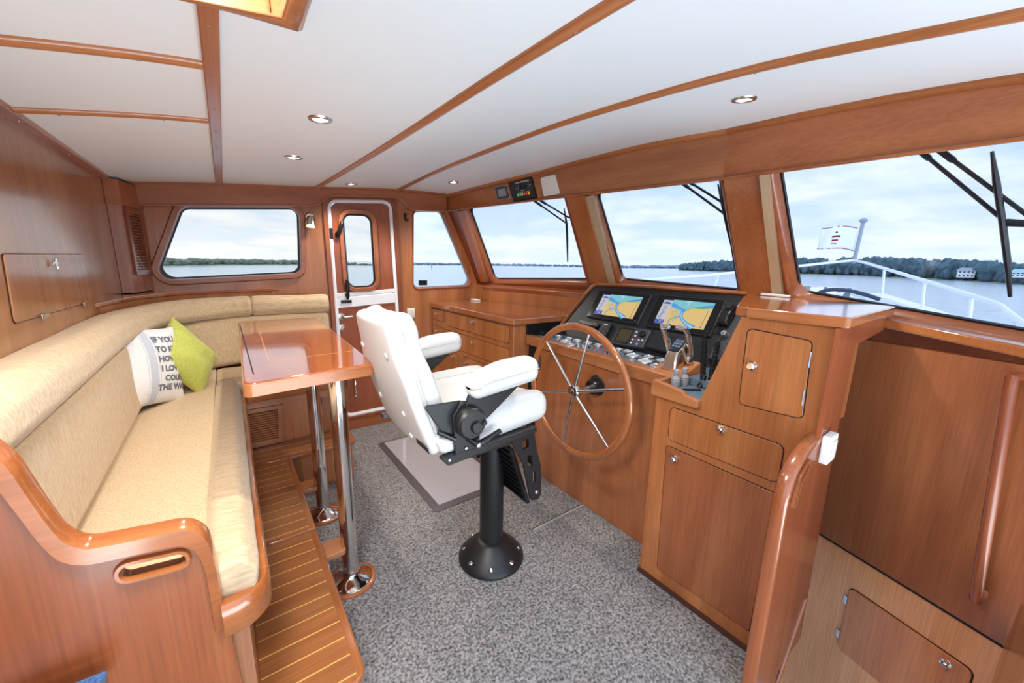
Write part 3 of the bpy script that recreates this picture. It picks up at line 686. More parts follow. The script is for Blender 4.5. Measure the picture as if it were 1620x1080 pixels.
# starboard locker hatch, its knob and hinges
LK = thing('locker_hatch', 'low locker door with chrome knob beneath the grab rail, bottom right', 'locker door', BF.p(bs(0.08), -0.19, -0.012))
s0, s1 = sorted((bs(0.256), bs(-0.085)))
lp_ = rp([(s0, -0.19), (s1, -0.19), (s1, 0.108), (s0, 0.108)], 0.02)
obj('door', SL(BF, lp_, -0.0118, -0.003), wood('locker_cherry_lit', (174, 98, 54), (202, 122, 72), (216, 142, 90), 'Z'), LK, bevel=0.002)  # lightened with the footing around it, light put into the colour
obj('reveal', SL(BF, rp([(s0 - 0.003, -0.193), (s1 + 0.003, -0.193), (s1 + 0.003, 0.111), (s0 - 0.003, 0.111)], 0.022), -0.0119, -0.0105), DARKGAP, LK)
knob(LK, BF.p(bs(-0.03), 0.078, -0.003), BF.W, 0.012)
for v in (0.05, -0.12): hinge(LK, BF, bs(0.256) , v, 0.035, 0.009).location.z += 0
# grab rail
GRl = thing('grab_rail', 'varnished upright cherry grab rail on the companionway bulkhead, far right', 'handrail', BF.p(bs(-0.03), 0.36, 0))
p0, p1 = BF.p(bs(-0.062), 0.385, 0.045), BF.p(bs(-0.012), 1.10, 0.045)
obj('rail', TB([BF.p(bs(-0.06), 0.40, 0.0), BF.p(bs(-0.061), 0.385, 0.02), p0, p0.lerp(p1, 0.03)] + [p0.lerp(p1, t) for t in (0.1, 0.4, 0.7, 0.95)] + [p1, BF.p(bs(-0.012), 1.10, 0.0)], [0.013, 0.014, 0.0145, 0.0145, 0.0145, 0.0145, 0.0145, 0.0145, 0.014, 0.013], 12), WDZ, GRl, ang=60)

# ================================================================ dinette
EP = Fr((0, 0.98, 0), (1, 0, 0), (0, 0, 1))             # end panel plane, w toward the camera (-y)
SET = thing('settee', 'L-shaped built-in cherry settee base with a capped end panel, left foreground', 'settee', (-0.2, 1.9, 0.0))
upc = [(-0.40, 1.14), (-0.345, 1.10), (-0.329, 1.078), (-0.318, 1.051), (-0.307, 1.000), (-0.293, 0.939), (-0.280, 0.898), (-0.260, 0.874), (-0.236, 0.866), (-0.175, 0.858), (-0.128, 0.852), (-0.104, 0.840), (-0.088, 0.817), (-0.080, 0.785), (-0.076, 0.731), (-0.074, 0.639), (-0.074, 0.575)]
lwc = [(-0.43, 1.10), (-0.37, 1.06), (-0.350, 1.040), (-0.339, 1.010), (-0.325, 0.955), (-0.309, 0.893), (-0.294, 0.855), (-0.272, 0.834), (-0.246, 0.826), (-0.181, 0.817), (-0.140, 0.811), (-0.120, 0.800), (-0.108, 0.778), (-0.101, 0.745), (-0.0985, 0.700), (-0.098, 0.630), (-0.098, 0.575)]
us = [(p.x, p.y) for p in smooth([(a, b, 0) for a, b in upc], 4)]; ls = [(p.x, p.y) for p in smooth([(a, b, 0) for a, b in lwc], 4)]
slot = rp([(-0.235, 0.764), (-0.113, 0.750), (-0.117, 0.800), (-0.232, 0.816)], 0.026, 8)
slot_i = rp(off([(-0.235, 0.764), (-0.113, 0.750), (-0.117, 0.800), (-0.232, 0.816)], -0.012), 0.0145, 8)
mid_ = [((a[0] + b[0]) / 2, (a[1] + b[1]) / 2) for a, b in zip(us, ls)]
bm = NB(); plate(bm, EP, [(-0.46, 0.0), (-0.046, 0.0), (-0.072, 0.58)] + mid_[::-1] + [(-0.46, 1.12)], [slot_i], -0.02, 0.0)
obj('end_panel', bm, wood('end_panel_cherry', (122, 58, 28), (152, 82, 44), (172, 102, 58), 'Z'), SET)
bm = NB(); n_ = len(us)
loft(bm, [[EP.p(*us[i], 0.004), EP.p(*[lerp(us[i][k], ls[i][k], 0.12) for k in (0, 1)], 0.014), EP.p(*[lerp(us[i][k], ls[i][k], 0.88) for k in (0, 1)], 0.014), EP.p(*ls[i], 0.002), EP.p(*ls[i], -0.022), EP.p(*us[i], -0.03)] for i in range(n_)], True, (True, True))
obj('cap_rail', bm, WCAP, SET, ang=50)
bm = NB(); so = rp(off([(-0.235, 0.764), (-0.113, 0.750), (-0.117, 0.800), (-0.232, 0.816)], 0.0), 0.026, 8); sm = rp(off([(-0.235, 0.764), (-0.113, 0.750), (-0.117, 0.800), (-0.232, 0.816)], -0.009), 0.0175, 8)
loft(bm, [[EP.p(*p, 0.0) for p in so], [EP.p(*p, 0.010) for p in rp(off([(-0.235, 0.764), (-0.113, 0.750), (-0.117, 0.800), (-0.232, 0.816)], -0.003), 0.023, 8)], [EP.p(*p, 0.010) for p in sm], [EP.p(*p, 0.0) for p in slot_i], [EP.p(*p, -0.022) for p in slot_i]])
obj('hand_hold', bm, WCAP, SET, ang=50)
# front rail that carries the cushion edge
rail = [(-0.079, 0.968, 0.60)] + [(-0.060 + 0.062 * sin(a), 1.030 - 0.062 * cos(a), 0.60) for a in [pi / 2 * k / 8 for k in range(9)]] + [(0.003, 1.5, 0.60), (0.010, 2.0, 0.60), (0.016, 2.60, 0.60)] + [(0.016 + 0.06 - 0.06 * cos(a), 2.62 + 0.06 * sin(a), 0.60) for a in [pi / 2 * k / 5 for k in range(1, 6)]] + [(0.30, 2.685, 0.60), (0.565, 2.695, 0.60)]
obj('front_rail', SW(rail, [(-0.012, -0.042), (0.010, -0.042), (0.016, -0.034), (0.016, 0.034), (0.010, 0.042), (-0.012, 0.042)]), WCAP, SET, ang=50)
obj('seat_base', B(-0.44, -0.035, 1.0, 2.70, 0.25, 0.565), wood('base_cherry', (150, 92, 58), (178, 120, 84), (196, 142, 106), 'Z'), SET)
obj('seat_base', B(-0.44, 0.556, 2.72, 3.245, 0.0, 0.565), WZX, SET)
obj('valance', B(-0.03, 0.556, 2.70, 2.715, 0.51, 0.56), WX, SET)
LVF = Fr((0, 2.72, 0), (1, 0, 0), (0, 0, 1))
LV = obj('louvre_panel', RG(LVF, [(0.03, 0.285), (0.178, 0.285), (0.190, 0.478), (0.03, 0.478)], [(-0.01, 0.255), (0.205, 0.255), (0.218, 0.505), (-0.01, 0.505)], 0.001, 0.016), WZ, SET, bevel=0.002)
for k in range(13):
    v = 0.290 + k * 0.0148; bm = NB(); hexa(bm, [LVF.p(0.028, v, 0.002), LVF.p(0.188, v, 0.002), LVF.p(0.188, v + 0.004, 0.002), LVF.p(0.028, v + 0.004, 0.002)], [LVF.p(0.028, v - 0.006, 0.015), LVF.p(0.188, v - 0.006, 0.015), LVF.p(0.188, v - 0.002, 0.015), LVF.p(0.028, v - 0.002, 0.015)])
    obj('slat', bm, WX, LV)
obj('backing', FB(LVF, 0.0, 0.2, 0.27, 0.49, 0.0004, 0.001), DARKGAP, LV)
SK = tag(obj('socket_panel', FB(LVF, 0.385, 0.445, 0.455, 0.56, 0.0005, 0.008), BLKPL, bevel=0.003), 'black socket panel with white buttons on settee end, behind the table legs', 'socket')
for u in (0.400, 0.428):
    for v in (0.482, 0.508, 0.532): obj('button', FB(LVF, u - 0.006, u + 0.006, v - 0.005, v + 0.005, 0.008, 0.011), WHITEP, SK)

# seat cushions
def prof_sweep(path, sec, m, name, end_scale=0.86, **k):
    """upholstered section carried along a path with softened ends"""
    bm = NB(); path = [V3(p) for p in path]; n = len(path)
    cx = sum(q[0] for q in sec) / len(sec); cy = sum(q[1] for q in sec) / len(sec); loops = []
    ext = []
    for i in range(n):
        a = path[max(0, i - 1)]; b = path[min(n - 1, i + 1)]; t = (b - a).normalized(); s = t.cross(V3((0, 0, 1))).normalized()
        ext.append((path[i], t, s))
    rows = [(ext[0][0] - ext[0][1] * 0.0, ext[0][2], end_scale), (ext[0][0] + ext[0][1] * 0.010, ext[0][2], 0.965), (ext[0][0] + ext[0][1] * 0.025, ext[0][2], 1.0)] + [(p, s, 1.0) for p, t, s in ext[1:-1]] + [(ext[-1][0] - ext[-1][1] * 0.025, ext[-1][2], 1.0), (ext[-1][0] - ext[-1][1] * 0.010, ext[-1][2], 0.965), (ext[-1][0], ext[-1][2], end_scale)]
    for p, s, sc in rows:
        lp = []
        for q in sec:
            x, y = cx + (q[0] - cx) * sc, cy + (q[1] - cy) * sc; w = p + s * x + V3((0, 0, y))
            nz = noise.noise(w * 9.0) * 0.0035 + noise.noise(w * 3.1) * 0.004; lp.append(w + s * nz * 0.5 + V3((0, 0, nz)))
        loops.append(lp)
    loft(bm, loops, True, (True, True)); return obj(name, bm, m, **k, ang=60)
def rsec(pts, r, n=5): return rp(pts, r, n)
def spath(pts, n=8): return smooth(pts, n)
# long seat: flat field and a fat front bolster
y0, y1 = 1.005, 2.66
def field_edge(y): return -0.105 + (y - 1.0) * 0.006
secF = rsec([(-0.175, 0.565), (0.174, 0.565), (0.174, 0.704), (-0.175, 0.700)], [0.03, 0.02, 0.012, 0.03])
s1_ = prof_sweep([(-0.272, lerp(1.005, 3.10, k / 26), 0) for k in range(27)], [(x, z + 0.005) for x, z in secF], BEIGE, 'seat_cushion', 0.9)
tag(s1_, 'long beige seat cushion along the aft bulkhead under the pillows', 'cushion', 'settee cushions')
secB = rsec([(-0.052, 0.600), (0.045, 0.606), (0.058, 0.680), (0.030, 0.722), (-0.030, 0.724), (-0.052, 0.705)], [0.02, 0.02, 0.035, 0.03, 0.03, 0.015], 5)
s2_ = prof_sweep([(lerp(-0.058, -0.044, k / 22), lerp(0.982, 2.66, k / 22), 0) for k in range(23)], secB, BEIGE2, 'bolster_cushion', 0.86)
tag(s2_, 'ribbed beige front bolster running along the long settee seat', 'cushion', 'settee cushions')
# short seat under the port window
secP = rsec([(-0.16, 0.565), (0.18, 0.565), (0.18, 0.70), (-0.16, 0.705)], [0.03, 0.04, 0.04, 0.03])
s3_ = prof_sweep([(lerp(-0.095, 0.575, k / 12), 2.88, 0) for k in range(13)], [(x, z + 0.005) for x, z in secP], BEIGE2, 'seat_cushion', 0.9)
tag(s3_, 'short beige seat cushion under the port window behind the table', 'cushion', 'settee cushions')
# lower backs
secK = rsec([(-0.045, 0.715), (0.060, 0.715), (0.048, 1.03), (-0.045, 1.03)], [0.02, 0.035, 0.035, 0.02], 5)
s4_ = prof_sweep([(-0.412, lerp(1.0, 2.30, k / 14), 0) for k in range(15)] + [(-0.40, 2.45, 0), (-0.375, 2.6, 0), (-0.335, 2.75, 0)], secK, BEIGE, 'back_cushion', 0.9)
tag(s4_, 'long beige backrest cushion against the aft bulkhead', 'cushion', 'settee cushions')
s5_ = prof_sweep([(-0.30, 2.86, 0), (-0.22, 2.97, 0), (-0.10, 3.06, 0), (0.02, 3.10, 0)] + [(0.1 + 0.082 * k, 3.11, 0) for k in range(7)], secK, BEIGE, 'back_cushion', 0.9)
tag(s5_, 'beige backrest cushion below the port window, behind the pillows', 'cushion', 'settee cushions')
# rolled top
secR = rsec([(-0.055, 1.030), (0.050, 1.028), (0.078, 1.065), (0.072, 1.125), (0.030, 1.158), (-0.055, 1.150)], [0.015, 0.03, 0.04, 0.04, 0.04, 0.02], 5)
rollp = [(-0.412, y, 0) for y in (1.0, 1.2, 1.4, 1.6, 1.8, 2.0, 2.2)] + spath([(-0.405, 2.35, 0), (-0.375, 2.58, 0), (-0.315, 2.78, 0), (-0.21, 2.95, 0), (-0.08, 3.06, 0), (0.04, 3.11, 0), (0.125, 3.12, 0)], 4)
s6_ = prof_sweep(rollp, secR, BEIGE2, 'headrest_roll', 0.86)
tag(s6_, 'long beige rolled headrest that curves round the settee corner', 'cushion', 'settee cushions')
s7_ = prof_sweep([(lerp(0.130, 0.600, k / 10), 3.12, 0) for k in range(11)], secR, BEIGE2, 'headrest_roll', 0.86)
tag(s7_, 'short beige rolled headrest beside the white door frame', 'cushion', 'settee cushions')

# throw pillows
def pillow(name, c, ex, ey, hw, hh, th, m, label, crumple=0.004, nu=26):
    """square pillow: ex, ey span its face, normal towards the viewer"""
    ex, ey = V3(ex).normalized(), V3(ey).normalized(); en = ex.cross(ey).normalized(); c = V3(c)
    def surf(u, v, s=1):
        su, sv = 1 - 0.10 * (1 - v * v) , 1 - 0.10 * (1 - u * u)
        k = max(0.0, (1 - abs(u) ** 2.3) * (1 - abs(v) ** 2.3)) ** 0.55
        p = c + ex * (u * hw * su) + ey * (v * hh * sv) + en * (s * th * k)
        nz = noise.noise(p * 11) * crumple + noise.noise(p * 27 + V3((3, 1, 2))) * crumple * 0.4
        return p + en * nz * (0.4 + 0.6 * k)
    bm = NB(); vv = {}
    for s in (1, -1):
        for i in range(nu + 1):
            for j in range(nu + 1):
                e = i in (0, nu) or j in (0, nu); key = (i, j, 0 if e else s)
                if key not in vv:
                    u, v = [-cos(pi * a / nu) * 0.4 + 0.6 * (2 * a / nu - 1) for a in (i, j)]; vv[key] = bm.verts.new(surf(u, v, s))
    g = lambda i, j, s: vv[(i, j, 0 if (i in (0, nu) or j in (0, nu)) else s)]
    for s in (1, -1):
        for i in range(nu):
            for j in range(nu):
                try: bm.faces.new((g(i, j, s), g(i + 1, j, s), g(i + 1, j + 1, s), g(i, j + 1, s)))
                except ValueError: pass
    o = obj(name, bm, m, ang=80); tag(o, label, 'pillow', 'throw pillows'); return o, surf
WP, wsurf = pillow('throw_pillow', (-0.325, 2.40, 0.898), (0.52, 0.85, -0.20), (-0.02, 0.18, 0.99), 0.185, 0.195, 0.060, LINEN, 'white linen pillow with grey stripes and grey lettering on the settee')
def on_pillow(name, polys, surf, m, parent, lift=0.0012):
    bm = NB()
    for vs, fs in polys:
        n = [bm.verts.new(surf(u, v) + PN * lift) for u, v in vs]
        for f in fs:
            try: bm.faces.new([n[i] for i in f])
            except ValueError: pass
    return obj(name, bm, m, parent, ang=80)
PN = V3((0.52, 0.85, -0.20)).normalized().cross(V3((-0.02, 0.18, 0.99)).normalized()).normalized()
def strip(u0, u1, v0=-0.97, v1=0.97, n=24):
    vs = []; fs = []
    for k in range(n + 1):
        v = lerp(v0, v1, k / n); vs += [(u0, v), (u1, v)]
    for k in range(n): fs.append((2 * k, 2 * k + 1, 2 * k + 3, 2 * k + 2))
    return vs, fs
STRG = mat('blue_grey_stripe', (196, 202, 214), 0.85); INK = mat('grey_print', (112, 116, 122), 0.85)
on_pillow('stripe', [strip(-0.36, -0.14)], wsurf, STRG, WP); on_pillow('stripe', [strip(-0.90, -0.84)], wsurf, STRG, WP)
for u in (-0.42, -0.08, -0.8): on_pillow('stripe', [strip(u, u + 0.012)], wsurf, STRG, WP)
pol = []
for s, u, v in (('IF YOU', 0.12, 0.62), ('TO KNOW', 0.12, 0.36), ('HOW MU', 0.14, 0.10), ('I LOVE', 0.18, -0.16), ('COUN', 0.28, -0.42), ('THE WA', 0.05, -0.66)):
    vs, fs = text_points(s, 0.215, 0.0, 0.010); pol.append(([(min(0.97, u + p.x * 1.25 - 0.22), v + p.y) for p in vs], fs))
on_pillow('lettering', pol, wsurf, INK, WP, 0.0016)
pillow('throw_pillow', (-0.200, 2.61, 0.885), (0.243, 0.88, 0.405), (-0.44, -0.48, 0.76), 0.17, 0.185, 0.070, LIME, 'lime green pillow leaning against the white pillow', 0.015)

# ---------------------------------------------------------------- raised teak platform
PL = thing('dinette_platform', 'teak platform with pale inlaid lines, step below the settee', 'platform', (0.1, 2.0, 0.0))
EDGE = wood('teak_edge', (132, 74, 38), (158, 94, 52), (176, 112, 66), 'Y', rough=0.16, coat=0.7)
TF = Fr((0, 0, 0), (1, 0, 0), (0, 1, 0))
for (ya, yb, ra) in ((0.94, 1.698, 0.045), (1.703, 2.468, 0.0)):
    pts = rp([(-0.042, ya), (0.216, ya), (0.216, yb), (-0.042, yb)], [0.0, ra, 0.012, 0.0] if area2([(-0.042, ya), (0.216, ya), (0.216, yb), (-0.042, yb)]) > 0 else 0.0)
    inn = [(-0.03, ya + 0.02), (0.190, ya + 0.02), (0.190, yb - 0.012), (-0.03, yb - 0.012)]
    obj('tread', SL(TF, pts, 0.222, 0.2495), EDGE, PL, bevel=0.007, seg=3)
    obj('inlay', SL(TF, inn, 0.2490, 0.2503), TEAK, PL)
pts = rp([(-0.03, 2.472), (0.590, 2.50), (0.590, 2.715), (-0.03, 2.715)], [0, 0.05, 0.0, 0])
obj('tread', SL(TF, rp([(-0.03, 2.472), (0.592, 2.472), (0.592, 2.715), (-0.03, 2.715)], [0, 0.055, 0, 0]), 0.222, 0.2495), EDGE, PL, bevel=0.007, seg=3)
obj('inlay', SL(TF, [(-0.03, 2.495), (0.555, 2.495), (0.555, 2.712), (-0.03, 2.712)], 0.2490, 0.2503), TEAK, PL)
obj('riser', B(-0.03, 0.185, 1.0, 2.475, 0.0, 0.222), WDZ, PL)
obj('riser', SL(TF, rp([(-0.03, 2.49), (0.572, 2.49), (0.572, 2.715), (-0.03, 2.715)], [0, 0.04, 0, 0]), 0.0, 0.222), WZX, PL, bevel=0.004)
for yb in (1.62, 2.20): obj('leg_bracket', B(0.185, 0.30, yb - 0.05, yb + 0.05, 0.165, 0.19), WX, PL, bevel=0.004)

# ---------------------------------------------------------------- dinette table
TBL = thing('dinette_table', 'glossy cherry dinette table on two chrome posts', 'table', (0.26, 2.2, 0.0))
tp = rp([(0.015, 1.366), (0.419, 1.420), (0.464, 2.808), (0.046, 2.808)], [0.03, 0.008, 0.01, 0.02])
obj('tabletop', SL(TF, tp, 0.985, 1.03), WTOP, TBL, bevel=0.005, seg=3)
bm = NB(); ins_ = off([(0.015, 1.366), (0.419, 1.420), (0.464, 2.808), (0.046, 2.808)], 0.0008)
obj('edge_band', RG(TF, rp(off(ins_, -0.004), 0.02), rp(off(ins_, 0.002), 0.026), 0.9845, 1.026), WX, TBL, bevel=0.002)
obj('leaf_seam', B(0.0445, 0.0485, 1.48, 2.664, 1.03, 1.0308), DARKGAP, TBL)
k_ = 0.925
def inl(x0, y0_, x1, y1_, wx, wy): hexa(bm, [(x0 * k_, y0_ * k_, 1.03), (x1 * k_, y1_ * k_, 1.03), ((x1 + wx) * k_, (y1_ + wy) * k_, 1.03), ((x0 + wx) * k_, (y0_ + wy) * k_, 1.03)], [(x0 * k_, y0_ * k_, 1.0304), (x1 * k_, y1_ * k_, 1.0304), ((x1 + wx) * k_, (y1_ + wy) * k_, 1.0304), ((x0 + wx) * k_, (y0_ + wy) * k_, 1.0304)])
bm = NB(); inl(0.11, 1.77, 0.47, 1.80, 0, 0.003); inl(0.11, 1.77, 0.135, 2.78, 0.003, 0)
obj('inlay_line', bm, mat('holly_inlay', (206, 146, 86), 0.2), TBL)
for (lx, ly) in ((0.322, 1.60), (0.318, 2.17)):
    lg = obj('leg', TB([(lx, ly, 0.03), (lx, ly, 0.5), (lx, ly, 0.985)], 0.0325, 28), CHROME, TBL)
    obj('base_flange', LA([(0.090, 0.012), (0.088, 0.018), (0.070, 0.030), (0.045, 0.038), (0.036, 0.046), (0.0325, 0.05)], (lx, ly, 0.0), seg=32), CHROME, lg)
    obj('wooden_ring', LA([(0.104, 0.0), (0.104, 0.010), (0.098, 0.014), (0.08, 0.014)], (lx, ly, 0.0), seg=32), WDX, lg)
    obj('collar', LA([(0.05, 0.965), (0.05, 0.985), (0.036, 0.985)], (lx, ly, 0.0)), CHROME, lg)

# ---------------------------------------------------------------- aft bulkhead locker flap
LF = thing('locker_flap', 'cherry drop-down locker flap with chrome latch on the left bulkhead', 'locker door', (-0.46, 1.95, 1.22))
obj('reveal', SL(AW, rp([(1.588, 1.218), (2.304, 1.210), (2.375, 1.408), (1.616, 1.402)], 0.015), 0.0004, 0.0012), DARKGAP, LF)
obj('door', SL(AW, rp([(1.590, 1.220), (2.302, 1.212), (2.372, 1.406), (1.618, 1.400)], 0.012), 0.0008, 0.005), WAFT, LF, bevel=0.002)
bm = LA([(0.011, 0), (0.011, 0.004), (0.007, 0.006)], AW.p(1.955, 1.372, 0.010), AW.W, 16); fbox(bm, AW, 1.951, 1.959, 1.352, 1.392, 0.014, 0.021); obj('turn_latch', bm, CHROME, LF, bevel=0.002)
for u, v in ((1.78, 1.217), (2.22, 1.213)):
    bm = FB(AW, u - 0.03, u + 0.03, v - 0.006, v + 0.008, 0.009, 0.014); obj('hinge', bm, SATIN, LF, bevel=0.002)

# blue cloth lying on a wooden ledge at the very left foreground
LDG = tag(obj('low_ledge', B(-0.50, -0.262, 0.86, 0.958, 0.575, 0.598), WCAP, bevel=0.004), 'small cherry ledge on the settee end, bottom left corner', 'ledge')
bm = NB(); loft(bm, [[V3((-0.47, 0.85, z)), V3((-0.268, 0.86, z)), V3((-0.258, 0.945, z)), V3((-0.47, 0.95, z))] for z in (0.5985, 0.618)], True, (True, True))
tag(obj('folded_cloth', bm, DENIM, bevel=0.006, seg=3), 'folded blue denim cloth on the ledge, bottom left corner', 'cloth')

# ---------------------------------------------------------------- things on the port wall
RL = thing('reading_lamp', 'chrome swivel reading lamp on the port wall beside the big window', 'lamp', PW.p(0.548, 1.70, 0))
obj('wall_plate', LA([(0.034, 0), (0.034, 0.006), (0.028, 0.012), (0.01, 0.014)], PW.p(0.552, 1.705, 0.0), PW.W), CHROME, RL)
obj('swivel_arm', TB([PW.p(0.552, 1.70, 0.01), PW.p(0.556, 1.69, 0.035), PW.p(0.553, 1.675, 0.045)], 0.008, 10), CHROME, RL)
obj('shade', LA([(0.006, -0.035), (0.026, -0.030), (0.032, -0.012), (0.035, 0.02), (0.036, 0.04), (0.034, 0.04), (0.030, 0.015), (0.005, 0.0)], PW.p(0.548, 1.675, 0.05), (PW.V * -0.9 + PW.W * 0.35 - PW.U * 0.12), 24), CHROME, RL, ang=40)
obj('bulb', LA([(0.012, 0.0), (0.026, 0.012), (0.028, 0.02)], PW.p(0.548, 1.668, 0.055), (PW.V * -0.9 + PW.W * 0.35 - PW.U * 0.12), 16), mat('lamp_glow', (255, 236, 200), 0.3, emit=1.5), RL)
HK = tag(obj('coat_hook', TB([PW.p(1.275, 1.79, 0.0), PW.p(1.275, 1.79, 0.012), PW.p(1.272, 1.775, 0.018), PW.p(1.268, 1.752, 0.016), PW.p(1.272, 1.738, 0.026), PW.p(1.282, 1.742, 0.036), PW.p(1.284, 1.752, 0.036)], [0.012, 0.010, 0.008, 0.007, 0.007, 0.007, 0.008], 10), BLKPL), 'small black coat hook on the wall right of the door', 'hook')
SWt = tag(obj('wall_switch', FB(PW, 1.263, 1.332, 0.918, 1.000, 0.0, 0.010), WHITEP, bevel=0.003), 'white wall switch beside the door, behind the helm chair', 'switch')
obj('rocker', FB(PW, 1.285, 1.318, 0.930, 0.988, 0.010, 0.014), mat('cream_plastic', (226, 222, 208), 0.4), SWt, bevel=0.002)
tag(obj('window_sensor', FB(PW, 1.392, 1.472, 1.197, 1.243, -0.037, -0.026), BLKPL, bevel=0.002), 'small black box stuck to the lower corner of the side window', 'sensor')

# recessed ceiling lights
def light_body(p):
    r = thing('ceiling_light', 'tmp', 'ceiling light', p, 'recessed ceiling lights')
    dx = V3((0.01, 0, cz(p[0] + 0.01, p[1]) - cz(p[0], p[1]))); dy = V3((0, 0.01, cz(p[0], p[1] + 0.01) - cz(p[0], p[1]))); A = -(dx.cross(dy)).normalized()
    obj('bezel', LA([(0.026, 0.002), (0.027, 0.006), (0.038, 0.005), (0.040, 0.0), (0.026, -0.001)], p, A, 28), SATIN, r)
    obj('lens', LA([(0.0, 0.002), (0.013, 0.0035), (0.025, 0.003)], p, A, 24), mat('light_lens', (255, 240, 206), 0.25, emit=2.2), r); return r
def lamp(p, e):
    d = bpy.data.lights.new('downlight', 'SPOT'); d.energy = e; d.spot_size = radians(130); d.spot_blend = 0.8; d.color = (1, 0.93, 0.82); d.shadow_soft_size = 0.03
    l = bpy.data.objects.new('downlight', d); col.objects.link(l); l.location = V3(p) + V3((0, 0, -0.02))
LPOS = [((0.325, 1.575), 'recessed ceiling light nearest the camera, left of the long batten'), ((0.330, 2.24), 'recessed ceiling light above the dinette table, second from the camera'), ((0.79, 3.00), 'recessed ceiling light above the side door'), ((1.475, 2.77), 'recessed ceiling light near the port corner of the windscreen'), ((1.50, 0.71), 'recessed ceiling light above the starboard windscreen pane')]
first = None
for (lx, ly), lab in LPOS:
    p = V3((lx, ly, cz(lx, ly)))
    r = light_body(p); r['label'] = lab; lamp(p, 26.0)

# ================================================================ chart cabinet and its worktop
XA = Fr((0, 0, 0), (0, -1, 0), (0, 0, 1))               # planes facing aft: u = -y, v = z, w = -x
def AF(x): return Fr((x, 0, 0), (0, -1, 0), (0, 0, 1))
CC = thing('chart_cabinet', 'cherry drawer cabinet under the port windscreen pane, behind the helm chair', 'cabinet', (1.75, 2.6, 0.0))
obj('body', B(1.500, 1.93, 2.000, 3.238, 0.0, 1.008), WZ, CC, bevel=0.003)
CF = AF(1.500)
def panel(parent, name, fr, pts, r, m, knob_at=None, kr=0.011, proud=0.004, gap=0.003):
    """inset drawer or door front with its dark shadow gap"""
    obj('reveal', SL(fr, rp(off(pts, gap), r + gap), 0.0003, 0.0010), DARKGAP, parent)
    o = obj(name, SL(fr, rp(pts, r), 0.0006, proud), m, parent, bevel=0.0015)
    if knob_at: knob(o, fr.p(*knob_at, proud), fr.W, kr)
    return o
WDR = wood('drawer_cherry', (146, 82, 40), (176, 108, 58), (196, 130, 76), 'Z', 0.06, 'Y', stave_amt=0.12)
for v0, v1, ku in ((0.895, 0.993, 0.955), (0.712, 0.838, 0.798)):
    panel(CC, 'drawer', CF, [(-3.232, v0), (-3.008, v0), (-3.008, v1), (-3.232, v1)], 0.006, WDR, (-3.14, ku))
panel(CC, 'drawer', CF, [(-2.955, 0.875), (-2.050, 0.875), (-2.050, 0.993), (-2.955, 0.993)], 0.018, WDR, (-2.516, 0.960))
panel(CC, 'drawer', CF, [(-2.955, 0.700), (-2.050, 0.700), (-2.050, 0.836), (-2.955, 0.836)], 0.018, WDR, (-2.516, 0.800))
panel(CC, 'door', CF, [(-2.690, 0.12), (-2.060, 0.12), (-2.060, 0.660), (-2.690, 0.660)], 0.015, WDR, (-2.610, 0.625))
panel(CC, 'door', CF, [(-3.232, 0.12), (-2.76, 0.12), (-2.76, 0.660), (-3.232, 0.660)], 0.015, WDR, (-2.84, 0.625))
hinge(CC, CF, -2.705, 0.60, 0.05, 0.010)
CT = SL(TF, rp([(1.474, 3.246), (1.474, 1.972), (2.075, 1.952), (2.222, 1.975), (1.948, 3.246)], [0.0, 0.012, 0.02, 0.0, 0.0]), 1.010, 1.050)
tag(obj('worktop', CT, WCT, bevel=0.006, seg=3), 'glossy cherry worktop over the drawer cabinet by the windscreen', 'worktop')
tag(obj('white_box', B(1.89, 1.945, 3.13, 3.225, 1.0505, 1.066), WHITEP, bevel=0.004), 'small flat white box at the back corner of the worktop', 'box')

# ================================================================ helm
HM = thing('helm_console', 'cherry helm console with sloping black dash in front of the wheel', 'helm console', (1.75, 1.4, 0.0))
WFA = wood('fascia_cherry', (140, 76, 40), (168, 100, 58), (184, 120, 76), 'Z', 0.075, 'Y', stave_amt=0.07)
bm = NB(); hexa(bm, [(1.590, 1.862, 0), (1.590, 0.885, 0), (1.62, 0.885, 0), (1.62, 1.862, 0)], [(1.592, 1.862, 0.868), (1.560, 0.885, 0.862), (1.60, 0.885, 0.862), (1.62, 1.862, 0.868)]); obj('fascia', bm, WFA, HM, bevel=0.002)
bm = NB(); hexa(bm, [(1.592, 1.995, 0.872), (1.535, 0.89, 0.866), (1.60, 0.89, 0.866), (1.64, 1.995, 0.872)], [(1.592, 1.995, 0.938), (1.535, 0.89, 0.932), (1.60, 0.89, 0.932), (1.64, 1.995, 0.938)]); obj('nosing', bm, WY, HM, bevel=0.008, seg=3)
obj('recess', B(1.63, 1.66, 1.862, 1.998, 0.0, 0.87), DARKGAP, HM)
obj('shelf', B(1.600, 1.90, 0.70, 1.995, 0.900, 0.926), SHELF, HM)
obj('dash_side', B(1.60, 2.06, 1.975, 1.997, 0.926, 1.009), BLKPL, HM)
LKp = obj('latch', FB(AF(1.588), -1.86, -1.825, 0.735, 0.825, 0.0, 0.010), GREYPL, HM, bevel=0.003)
obj('latch_bolt', FB(AF(1.578), -1.862, -1.842, 0.755, 0.80, 0.0, 0.008), BLKPL, LKp, bevel=0.002)
DFm = Fr((1.845, 1.90, 0.930), (0, -1, 0), (0.24, 0, 0.340))
dl = 0.418
dpts = rp([(0.035, 0.0), (1.20, 0.0), (1.20, 0.10), (1.045, dl), (0.06, dl)], [0.0, 0.0, 0.0, 0.0, 0.035])
obj('dash_panel', SL(DFm, dpts, -0.02, 0.0), DASH, HM)
